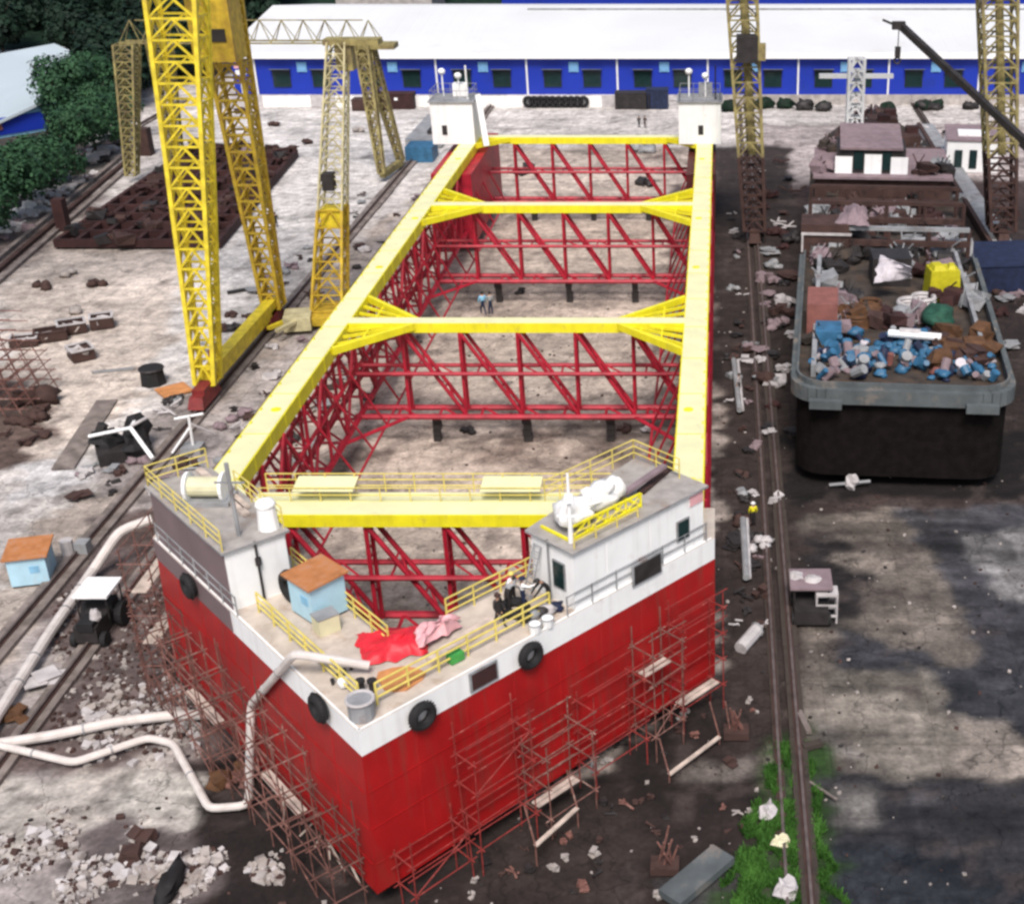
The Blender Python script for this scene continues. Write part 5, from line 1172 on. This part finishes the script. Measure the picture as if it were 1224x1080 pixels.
# strip of scrap between vessel and right rails
for k in range(60):
    py = rnd.uniform(250, 760); px = 862+(py+240)*rnd.uniform(.012, .048)+4; m = rnd.choice(['pale', 'grey', 'brown', 'brown', 'dark', 'lilac', 'dark']); kd = rnd.choice(['lump', 'pipe', 'plate', 'blob'])
    scrap(px, py, rnd.uniform(.5, 1.3), m, 'scrap_piece', 'piece of %s scrap in the strip between the vessel and the right rail' % {'pale': 'whitish', 'grey': 'grey', 'brown': 'rusty', 'dark': 'black', 'lilac': 'pinkish'}[m], 'scrap', kd, {'pale': 'whitish', 'grey': 'grey', 'brown': 'rusty', 'dark': 'black', 'lilac': 'pinkish'}[m]+' scrap beside the right rail', n=3)
b = MB(); b.tube(G(885, 775, .3), G(905, 752, .5), .4, 'pale', 10); b.torus(G(905, 752, .5), .42, .06, (1, 1, 0), 'grey', 12, 5); single('gas_cylinder', b, 'short fat white tank lying beside the right rail below the hull corner', 'tank')
for k, (a, c, l) in enumerate((((877, 430), (884, 490), 'upper'), ((888, 620), (892, 690), 'lower'))):
    b = MB(); b.tube(G(*a, .5), G(*c, .5), .22, 'grey', 8); b.tube(G(a[0]+5, a[1], .4), G(c[0]+4, c[1], .4), .12, 'pale', 6); single('pipe_bundle', b, '%s grey pipe bundle lying along the right side of the vessel' % l, 'pipes')
# reddish clutter around the barge
for k in range(90):
    if k < 40: px, py = rnd.uniform(905, 950), rnd.uniform(180, 520)
    elif k < 65: px, py = rnd.uniform(1150, 1224), rnd.uniform(230, 430)
    else: px, py = rnd.uniform(1060, 1150), rnd.uniform(150, 300)
    m = rnd.choice(['brown', 'maroon', 'lilac', 'dark', 'pale', 'grey']); kd = rnd.choice(['lump', 'pipe', 'plate', 'blob'])
    w_ = 'left of the barge' if k < 40 else 'right of the barge' if k < 65 else 'on the far right yard'
    cn = {'pale': 'whitish', 'grey': 'grey', 'brown': 'rusty', 'dark': 'black', 'lilac': 'pinkish', 'maroon': 'dark red'}[m]
    scrap(px, py, rnd.uniform(1.0, 2.4), m, 'scrap_piece', '%s scrap lying %s' % (cn, w_), 'scrap', kd, '%s scrap %s' % (cn, w_), n=4)
p = G(1200, 345, 0); b = MB(); b.box(p+Vector((0, 3, 1.3)), (7, 8, 2.6), 'navy', rz=.1); b.box(p+Vector((0, 3, 2.65)), (7.2, 8.2, .1), 'navy', rz=.1); single('covered_stack', b, 'large stack under a dark blue cover at the right edge', 'stack')
# long dark conveyor or girder strips right of the barge
b = MB(); b.bar(G(1105, 150, .4), G(1224, 335, .4), 2.6, .5, 'grey'); b.bar(G(1098, 150, .6), G(1200, 320, .6), .5, .9, 'brown'); single('girder_row', b, 'long grey girders laid in a line right of the barge', 'girders')
# small machine with pale roof
c = G(968, 735, 0)
t = thing('utility_vehicle', 'small dark vehicle with a pinkish white roof on the right concrete', 'vehicle', c)
b = MB(); b.box(c+Vector((0, 0, .75)), (2.0, 3.0, .9), 'dark'); b.box(c+Vector((0, 1.1, 1.3)), (1.8, 1.0, .5), 'dark'); b.build('body', t)
b = MB(); b.box(c+Vector((0, .3, 2.3)), (2.5, 2.3, .12), 'lilac'); b.blob(c+Vector((.1, .2, 2.4)), (1.0, .8, .35), 'pale', 3, .2); b.blob(c+Vector((-.8, .6, 2.4)), (.8, .9, .3), 'pale', 5, .3); b.build('roof', t)
for x in (-1, 1):
    for y in (-.7, 1.2):
        b = MB(); b.tube(c+Vector((x, y, .8)), c+Vector((x, y, 2.3)), .05, 'dark', 5); b.build('roof_post', t)
    for y in (-1, 1): b = MB(); b.tube(c+Vector((x-.15, y, .42)), c+Vector((x+.15, y, .42)), .42, 'black', 14); b.build('wheel', t)
c = G(987, 740, 0); t = thing('tube_stand', 'pale grey tubular frame stand just right of the small vehicle', 'frame', c)
b = MB()
for x in (-.6, .6):
    for y in (-.4, .5): b.tube(c+Vector((x, y, 0)), c+Vector((x, y, 1.9)), .06, 'pale', 6)
for z in (.5, 1.2, 1.9):
    b.bar(c+Vector((-.6, -.4, z)), c+Vector((.6, -.4, z)), .1, .12, 'pale'); b.bar(c+Vector((-.6, .5, z)), c+Vector((.6, .5, z)), .1, .12, 'pale')
    for x in (-.6, .6): b.bar(c+Vector((x, -.4, z)), c+Vector((x, .5, z)), .08, .1, 'pale')
b.box(c+Vector((0, .05, 1.98)), (1.3, 1.0, .06), 'pale'); b.build('tubing', t)
c = G(1018, 584, 0); b = MB(); b.blob(c+Vector((0, 0, .5)), (.9, .8, 1.2), 'pale', 2, .3); b.tube(c+Vector((-1.6, 0, .3)), c+Vector((1.3, .2, .5)), .12, 'grey', 6); single('bag_on_pipe', b, 'white bag on a pipe in the dark behind the barge stern', 'bag')
scrap(925, 600, 1.3, 'pale', 'scrap_piece', 'larger whitish scrap lump on the rail beside the hull corner', 'scrap')
b = MB()
b.blob(G(918, 968, .3), (.8, 1.2, .6), 'pale', 2, .4); single('bag', b, 'torn white bag at the top of the green grass', 'bag')
b = MB(); b.blob(G(938, 1062, .3), (1.1, 1.3, .8), 'pale', 6, .4); single('bag', b, 'white bag at the bottom edge in the green grass', 'bag')
b = MB(); b.blob(G(932, 1005, .3), (.9, .8, .5), 'cream', 6, .4); single('bag', b, 'yellowish bag halfway down the green grass', 'bag')
for a_, c_, q_, m_, l_ in (((962, 930), (1000, 955), .12, 'cbeam', 'thin long timber lying right of the grass strip'), ((955, 850), (967, 875), .3, 'cbeam', 'short thick timber leaning on the right rail above the grass'), ((960, 893), (982, 887), .4, 'dbeam', 'dark short timber lying crosswise beside the right rail')):
    b = MB(); b.bar(G(*a_, .2), G(*c_, .25), q_, q_*.7, m_); single('timber', b, l_, 'timber')
b = MB(); b.bar(G(800, 1075, .4), G(865, 1020, .5), 1.3, .4, 'fender'); single('plate', b, 'grey steel plate lying at the bottom left of the grass', 'plate')
for k in range(60):
    px, py = rnd.uniform(560, 900), rnd.uniform(830, 1075)
    if py < 1090-(px-440)*.72: continue
    m = rnd.choice(['brown', 'brown', 'dark', 'scaf', 'rock']); cn = dict(brown='rusty', rock='stone coloured', dark='black', scaf='reddish', pale='whitish')[m]
    scrap(px, py, rnd.uniform(.25, .7), m, 'debris_piece', '%s debris on the dark soil in front of the right hull side' % cn, 'debris', rnd.choice(['lump', 'pipe', 'plate']), '%s debris before the right hull side' % cn, n=3)
for k, (px, py) in enumerate(((795, 1040), (880, 880))):
    p = G(px, py, 0); b = MB()
    for q in range(7): b.tube(p+Vector((rnd.uniform(-.6, .6), rnd.uniform(-.3, .3), 0)), p+Vector((rnd.uniform(-.6, .6), rnd.uniform(-.6, .6), rnd.uniform(1, 2.2))), .05, 'scaf', 5)
    b.box(p+Vector((0, 0, .3)), (1.3, .9, .4), 'brown'); single('tube_rack', b, ('rusty rack of scaffold tubes at the bottom right of the bow', 'rusty rack of scaffold tubes left of the grass strip')[k], 'rack')
# free handrail frames lying in front of the right hull side
for k, (a, c, zz) in enumerate((((640, 1010), (690, 965), 1.2), ((800, 925), (860, 880), .5))):
    p, q = G(*a, zz), G(*c, zz); b = MB(); b.bar(p, q, .22, .07, 'scafw')
    for e in (p, q): b.tube((e.x, e.y, 0), e, .04, 'scaf', 5); b.tube(e, e+Vector((-.5, .8, 1.6)), .04, 'scaf', 5)
    single('trestle', b, ('pale plank trestle standing off the middle of the right hull side', 'pale plank trestle near the far right corner of the hull')[k], 'trestle')

# ---------------------------------------------------------------- left yard
# rusty steel mat
t = thing('steel_raft', 'low dark maroon steel grid section lying on the yard behind the yellow crane', 'steel section', G(200, 290, 0))
Pm = [G(68, 300, 0), G(215, 300, 0), G(290, 270, 0), G(352, 185, 0), G(300, 172, 0), G(180, 205, 0)]
b = MB(); Pm = [G(68, 298, 0), G(262, 298, 0), G(355, 188, 0), G(235, 180, 0)]
for k in range(9):
    u = k/8; b.bar(Pm[0].lerp(Pm[1], u)+Vector((0, 0, .6)), Pm[3].lerp(Pm[2], u)+Vector((0, 0, .6)), .5, .9, 'maroon')
b.build('longitudinal', t)
b = MB()
for k in range(14):
    u = k/13; b.bar(Pm[0].lerp(Pm[3], u)+Vector((0, 0, .7)), Pm[1].lerp(Pm[2], u)+Vector((0, 0, .7)), .35, .9, 'maroon')
b.build('cross_member', t)
b = MB(); pts = Pm; b.add([p+Vector((0, 0, .3)) for p in pts], [(0, 1, 2, 3)], 'maroon'); b.build('plating', t)
for k in range(60):
    u, v = rnd.random(), rnd.random(); p = Pm[0].lerp(Pm[1], u).lerp(Pm[3].lerp(Pm[2], u), v); b = MB(); b.lump(p+Vector((0, 0, 1.2)), rnd.uniform(.6, 2.0), rnd.choice(['brown', 'maroon', 'dark', 'lilac'] if k > 50 else ['brown', 'maroon', 'dark']), rnd); b.lump(p+Vector((.6, .3, 1.3)), rnd.uniform(.4, 1.2), 'brown', rnd); b.tube(p+Vector((-1, 0, 1.2)), p+Vector((1.5, rnd.uniform(-1, 1), 1.5)), .1, 'maroon', 5)
    single('scrap_piece', b, 'scrap piece lying on the dark maroon steel section', 'scrap', 'scrap on the maroon steel section')
b = MB(); p = G(77, 275, 0); b.box(p+Vector((0, 0, 1.8)), (1.2, 1.2, 3.6), 'maroon'); single('steel_post', b, 'dark steel post at the left end of the maroon section', 'post')
b = MB(); p = G(176, 185, 0); b.box(p+Vector((0, 0, 1.8)), (1.6, 1.6, 3.6), 'brown'); single('steel_post', b, 'dark steel post behind the front leg of the yellow crane', 'post')
# skips
def skip(px, py, wd, dp, h, rz, label, m='brown', rim='pale'):
    p = G(px, py, 0); t = thing('scrap_bin', label, 'bin', p, rz=rz); b = MB()
    for sx in (-1, 1): b.box((sx*wd/2, 0, h/2+.1), (.1, dp, h), m); b.box((sx*wd/2, 0, h+.14), (.2, dp+.1, .12), rim)
    for sy in (-1, 1): b.box((0, sy*dp/2, h/2+.1), (wd-.1, .1, h), m); b.box((0, sy*dp/2, h+.15), (wd+.1, .2, .12), rim)
    b.box((0, 0, .15), (wd-.1, dp-.1, .1), m); b.build('body', t, local=True)
    b = MB()
    for q in range(6): b.lump((rnd.uniform(-.35, .35)*wd, rnd.uniform(-.3, .3)*dp, h*.7), min(wd, dp)*.45, rnd.choice(['rock', 'pale', 'brown']), rnd)
    b.build('load', t, local=True)
skip(87, 397, 2.3, 1.7, .9, .5, 'rusty scrap bin at the right end of the joined pair'); skip(62, 406, 2.6, 1.5, .8, .45, 'low rusty scrap bin at the left end of the joined pair', rim='brown')
skip(123, 391, 1.9, 1.5, 1.0, .4, 'separate small rusty bin, rightmost of the four'); skip(98, 428, 2.0, 1.8, .9, -.9, 'tilted rusty bin in front of the others', 'brown')
skip(30, 413, 2.2, 1.2, .7, .3, 'low bin with pale rim beside the brown scaffold', 'brown')
p = G(53, 480, 0); b = MB(); b.blob(p+Vector((0, 0, .5)), (3, 2, 1.4), 'brown', 5, .35); single('scrap_heap', b, 'rounded brown scrap heap right of the brown scaffold', 'scrap heap', smooth=True)
# brown scaffold rack at the left edge
t = thing('scaffold_rack', 'tall brown tube scaffold cut by the left edge of the picture', 'scaffold', G(10, 480, 0))
a0 = G(12, 500, 0); b = MB()
for i in range(5):
    for j in range(4): b.tube((a0.x-4.5+i*1.4, a0.y+j*2.0, 0), (a0.x-5.5+i*1.3, a0.y+j*2.0, 7.5-i*.9), .05, 'scaf', 5)
b.build('upright', t); b = MB()
for k in range(8):
    z = .8+k*.85
    for j in range(4): b.tube((a0.x-6, a0.y+j*2.0, z), (a0.x+1.6-k*.28, a0.y+j*2.0, z), .045, 'scaf', 5)
    for i in range(5):
        if z < 7.5-i*.9: b.tube((a0.x-4.5+i*1.4-.1*k, a0.y-.3, z), (a0.x-4.5+i*1.4-.1*k, a0.y+6.3, z), .045, 'scaf', 5)
b.build('ledger', t)
for k in range(12): scrap(rnd.uniform(0, 55), rnd.uniform(480, 530), rnd.uniform(.8, 1.8), 'brown', 'scrap_piece', 'rusty scrap at the foot of the left edge scaffold', 'scrap', rnd.choice(['lump', 'blob', 'pipe']), 'rusty scrap below the left edge scaffold')
# drum, orange plate
p = G(184, 458, 0); b = MB(); b.tube(p+Vector((0, 0, 0)), p+Vector((0, 0, 1.4)), 1.05, 'black', 8, .95); b.torus(p+Vector((0, 0, 1.35)), .95, .1, (0, 0, 1), 'dark', 16, 5); single('cable_drum', b, 'black round drum beside the orange plate', 'drum')
b = MB(); p = G(208, 466, .15); b.box(p, (2.4, 2.3, .12), 'orange', rz=.7); single('steel_plate', b, 'flat orange plate beside the foot of the yellow crane leg', 'plate')
# black machinery with white arms
c = G(152, 545, 0); t = thing('pump_unit', 'black pump machinery with crossed white pipes on the left yard', 'machine', c)
b = MB(); b.blob(c+Vector((-1.2, .2, 1.0)), (2.2, 2.0, 2.2), 'black', 1, .4); b.blob(c+Vector((.5, 1.4, 1.2)), (2.0, 2.2, 2.4), 'black', 5, .4); b.blob(c+Vector((1.0, -.6, .9)), (2.0, 1.8, 1.9), 'black', 8, .4); b.box(c+Vector((-.2, 0, .5)), (3.6, 2.4, .9), 'dark', rz=.5); b.tube(c+Vector((-1.8, 0, 1.6)), c+Vector((-1.4, .3, 2.5)), .4, 'dark', 8); b.build('engine', t)
b = MB(); b.tube(c+Vector((-2.2, -.6, 1.9)), c+Vector((.8, -.2, 2.4)), .13, 'white', 6); b.tube(c+Vector((.8, -.2, 2.4)), c+Vector((.4, 2.6, 2.4)), .14, 'white', 6); b.tube(c+Vector((.8, -.2, 2.4)), c+Vector((3.0, -2.4, 1.0)), .16, 'white', 6); b.tube(c+Vector((.8, -.2, 2.5)), c+Vector((1.5, 1.2, 2.6)), .12, 'pale', 6); b.build('pipe', t)
c = G(232, 540, 0); b = MB(); b.tube(c, c+Vector((.1, 0, 3)), .1, 'white', 6); b.tube(c+Vector((-1, 0, 2.7)), c+Vector((1, .5, 2.9)), .1, 'white', 6); b.tube(c+Vector((0, 0, 2)), c+Vector((-1.2, -1, .4)), .09, 'white', 6); b.tube(c+Vector((0, 0, 2.4)), c+Vector((1.4, 1, 1.0)), .09, 'pale', 6); b.box(c+Vector((0, 0, .3)), (1.4, 1.2, .6), 'grey')
single('pipe_stand', b, 'white pipe manifold stand just behind the left deckhouse', 'pipe stand')
# yard hut, tractor
hut('yard_hut', G(42, 690, 0), .25, 2.2, 2.2, 1.9, 'pale blue hut with rusty orange roof standing on the left yard')
c = G(62, 676, 0); b = MB(); b.tube(c+Vector((.6, 1.2, 0)), c+Vector((.6, 1.2, 1.2)), .4, 'pale', 10); b.box(c+Vector((1.5, 1.4, .5)), (.8, .8, 1.0), 'grey'); single('canister', b, 'pale canister and grey box behind the yard hut', 'canister')
c = G(122, 755, 0); t = thing('tractor', 'black tractor with a white canopy parked beside the left duct', 'tractor', c)
b = MB(); b.box(c+Vector((0, -.2, .95)), (1.3, 3.2, 1.0), 'dark'); b.box(c+Vector((.1, -1.3, 1.5)), (.9, 1.2, .5), 'black'); b.box(c+Vector((0, .8, 1.5)), (1.5, .9, .6), 'black'); b.build('body', t)
b = MB(); b.box(c+Vector((0, .6, 2.65)), (2.0, 2.2, .14), 'white'); b.build('canopy', t)
for x in (-.85, .85):
    for y in (-.4, 1.5): b = MB(); b.tube(c+Vector((x, y, 1.2)), c+Vector((x, y, 2.6)), .05, 'dark', 5); b.build('canopy_post', t)
    b = MB(); b.tube(c+Vector((x*1.15-.2, .9, .75)), c+Vector((x*1.15+.2, .9, .75)), .75, 'black', 16); b.build('wheel', t)
    b = MB(); b.tube(c+Vector((x-.15, -1.4, .45)), c+Vector((x+.15, -1.4, .45)), .45, 'black', 14); b.build('wheel', t)
b = MB(); b.blob(c+Vector((.5, -1.2, 1.9)), (.6, .6, .9), 'pale', 3, .2); b.build('air_filter', t)
for k, (px, py, m, l, s_) in enumerate(((58, 815, 'pale', 'flat whitish sheet lying on brown soil beside the duct', 2.0), (18, 858, 'orange2', 'rusty orange pieces between the two ducts', 1.4), (172, 1012, 'brown', 'rusty red steel scrap lying among the rubble at the bottom left', 1.5), (270, 930, 'orange2', 'rusty tangle beside the vertical duct', 1.5), (285, 935, 'scaf', 'pinkish debris at the foot of the hose', 1.2))):
    scrap(px, py, s_, m, 'scrap_piece' if k else 'sheet', l, 'scrap' if k else 'sheet', 'plate' if k == 0 else 'lump', n=2 if k == 0 else 5)
p = G(205, 1060, 0); b = MB(); b.blob(p+Vector((0, 0, .3)), (.9, 2.6, .8), 'black', 3, .4); single('rubber_mat', b, 'crumpled black rubber strip among the bottom left rubble', 'rubber strip', smooth=True)
for k in range(6): b = MB(); p = G(340+k*18, 985+k*14, 0); b.tube(p, p+Vector((rnd.uniform(-2, 1), rnd.uniform(1, 2.5), rnd.uniform(.3, 2.5))), .05, 'scafw', 5); single('loose_tube', b, 'loose scaffold tube leaning near the bow tip scaffold', 'tube', 'loose scaffold tubes left of the bow tip')
# clutter strip between the left rails and the vessel
for k in range(150):
    v = rnd.random(); py = 180+ (600-180)*v**.8; y = G(0, py).y; x = rnd.uniform(-40, -30.5) if k % 3 else rnd.uniform(-46, -42.5); p = Vector((x, y, 0)); m = rnd.choice(['pale', 'grey', 'dark', 'brown', 'lilac', 'dark', 'brown', 'grey']); kd = rnd.choice(['lump', 'pipe', 'plate', 'blob', 'pipe'])
    D = y*.899+19; px = PX0+F*x/D; pyy = G(0, py).y
    b_py = py; cn = {'pale': 'whitish', 'grey': 'grey', 'brown': 'rusty', 'dark': 'black', 'lilac': 'pinkish', 'yold': 'dull yellow'}[m]
    w_ = 'between the left rails' if x > -40.5 and x < -30 else 'outside the left rail'
    scrap(px, b_py, rnd.uniform(.6, 1.6), m, 'scrap_piece', '%s scrap lying %s' % (cn, w_), 'scrap', kd, '%s scrap %s' % (cn, w_), n=4)
p = G(505, 190, 0); b = MB(); b.box(p+Vector((0, 0, 1)), (3.6, 4, 2), 'cyan'); single('blue_box', b, 'blue steel box on the rail strip left of the stern tower', 'box')
b = MB(); b.box(p+Vector((-1, 14, .7)), (5, 16, 1.2), 'grey'); b.box(p+Vector((0, 14, 1.5)), (2, 10, .5), 'dark'); single('plate_stack', b, 'stack of grey plates along the rail strip beside the stern tower', 'stack')
p = G(278, 430, 0); b = MB(); b.box(p+Vector((-1, 0, .7)), (1.6, 1.8, 1.3), 'bogie', rz=.2); b.box(p+Vector((-1, 0, 1.42)), (1.7, 1.9, .12), 'pale', rz=.2); single('tool_box', b, 'red box with a pale lid leaning on the crane sill beam', 'box')
# whitish clutter below the tree row
for k in range(80):
    u = rnd.random(); px = 5+u*140+rnd.uniform(-8, 8); py = 278-u*110+rnd.uniform(-26, 12); m = rnd.choice(['pale', 'pale', 'grey', 'grey', 'dark', 'wtarp', 'lilac']); cn = {'pale': 'whitish', 'grey': 'grey', 'lblue': 'light blue', 'dark': 'black', 'wtarp': 'white', 'lilac': 'pinkish'}[m]
    scrap(px, py, rnd.uniform(1.0, 2.6), m, 'stored_item', '%s item stored below the tree row' % cn, 'stored goods', rnd.choice(['lump', 'blob', 'pipe', 'lump']), '%s items below the tree row' % cn, n=3)
b = MB()
for k in range(3): b.bar(G(-20, 352-k*14, .2), G(160, 195-k*10, .2), .5, .3+.1*k, 'brown' if k % 2 else 'cbeam')
single('girder_row', b, 'long brown girders laid along the foot of the tree row', 'girders')
for k, (a, c, m) in enumerate((((75, 560), (128, 478), 'cbeam'), ((110, 445), (160, 440), 'grey'), ((272, 350), (300, 345), 'dark'))):
    b = MB(); b.bar(G(*a, .12), G(*c, .12), (1.6, .2, .4)[k], (.1, .2, .3)[k], m); single('ground_strip' if k == 0 else 'steel_bar', b, ('wide dark strip plate lying on the pale yard', 'thin grey bar lying on the pale yard left of the drum', 'short dark bar beside the rear crane leg')[k], ('plate', 'bar', 'bar')[k])
for k, (px, py) in enumerate(((50, 345), (80, 330), (118, 340), (95, 375), (287, 135), (300, 158), (372, 172), (428, 158), (330, 150))):
    scrap(px, py, 1.6, 'rock' if k % 2 else 'brown', 'scrap_piece', 'flat %s heap on the open pale yard' % ('stony' if k % 2 else 'brown'), 'scrap', 'blob', '%s heaps on the open yard' % ('stony' if k % 2 else 'brown'), n=2)
# rubble at the bottom left
b = MB()
for k in range(2300):
    px = rnd.uniform(-15, 340); py = rnd.gauss(1040, 34) if k % 3 else rnd.uniform(985, 1090)
    if px > 180: py = max(py, 1015+rnd.uniform(0, 50))
    if py > 1095 or py < 965: continue
    dens = noise.noise(Vector((px*.012, py*.02, 3)))
    if dens < -.12: continue
    p = G(px, py, 0); s_ = rnd.choice([.1, .12, .16, .2, .25, .32, .5 if k % 5 == 0 else .15]); b.lump(p+Vector((0, 0, s_*.2)), s_, rnd.choice(['rock', 'rock', 'brown', 'pale', 'conc']), rnd)
for k in range(260):
    px = rnd.uniform(100, 240); py = rnd.gauss(862, 22); p = G(px, py, 0); s_ = rnd.choice([.15, .2, .3, .45]); b.lump(p+Vector((0, 0, s_*.2)), s_, rnd.choice(['rock', 'rock', 'pale']), rnd)
for k in range(700):
    px = rnd.uniform(60, 230); py = rnd.uniform(700, 900); p = G(px, py, 0); s_ = rnd.choice([.12, .18, .25]); b.lump(p+Vector((0, 0, s_*.2)), s_, rnd.choice(['rock', 'brown', 'brown']), rnd)
o = b.build('rubble'); tag(o, 'broken pale concrete rubble strewn over the bottom left ground', 'rubble', kind='stuff')
b = MB()
for k in range(2200):
    x = rnd.uniform(-33, 45); y = rnd.uniform(33, 130); s_ = rnd.choice([.06, .09, .12, .2]); b.lump((x, y, s_*.15), s_, rnd.choice(['rock', 'brown', 'dark']), rnd)
o = b.build('pebbles'); tag(o, 'small stones and litter scattered over the slip floor', 'stones', kind='stuff')
# floor items seen through the trusses
for k, (px, py, s_, m, kd, l) in enumerate(((775, 516, .9, 'pale', 'plate', 'white sheet on the slip floor behind the second cross truss, right'), (625, 207, 2.6, 'dark', 'lump', 'dark machine on the slip floor in front of the stern beam'), (772, 222, 2.2, 'dark', 'lump', 'dark green machine by the right stern'), (768, 180, 3.0, 'grey', 'blob', 'grey heap seen through the stern truss'), (440, 478, 1.2, 'dark', 'blob', 'black bag on the slip floor inside the left side truss'), (560, 515, 1.0, 'dark', 'blob', 'black pile under the second cross truss'), (620, 350, 1.0, 'dark', 'blob', 'black pile under the third cross truss'), (745, 515, 1.0, 'brown', 'lump', 'rusty block on the slip floor right of the middle'), (700, 395, .8, 'rock', 'plate', 'small plate on the floor in the second bay'))):
    scrap(px, py, s_, m, 'floor_item', l, 'scrap', kd, n=4)
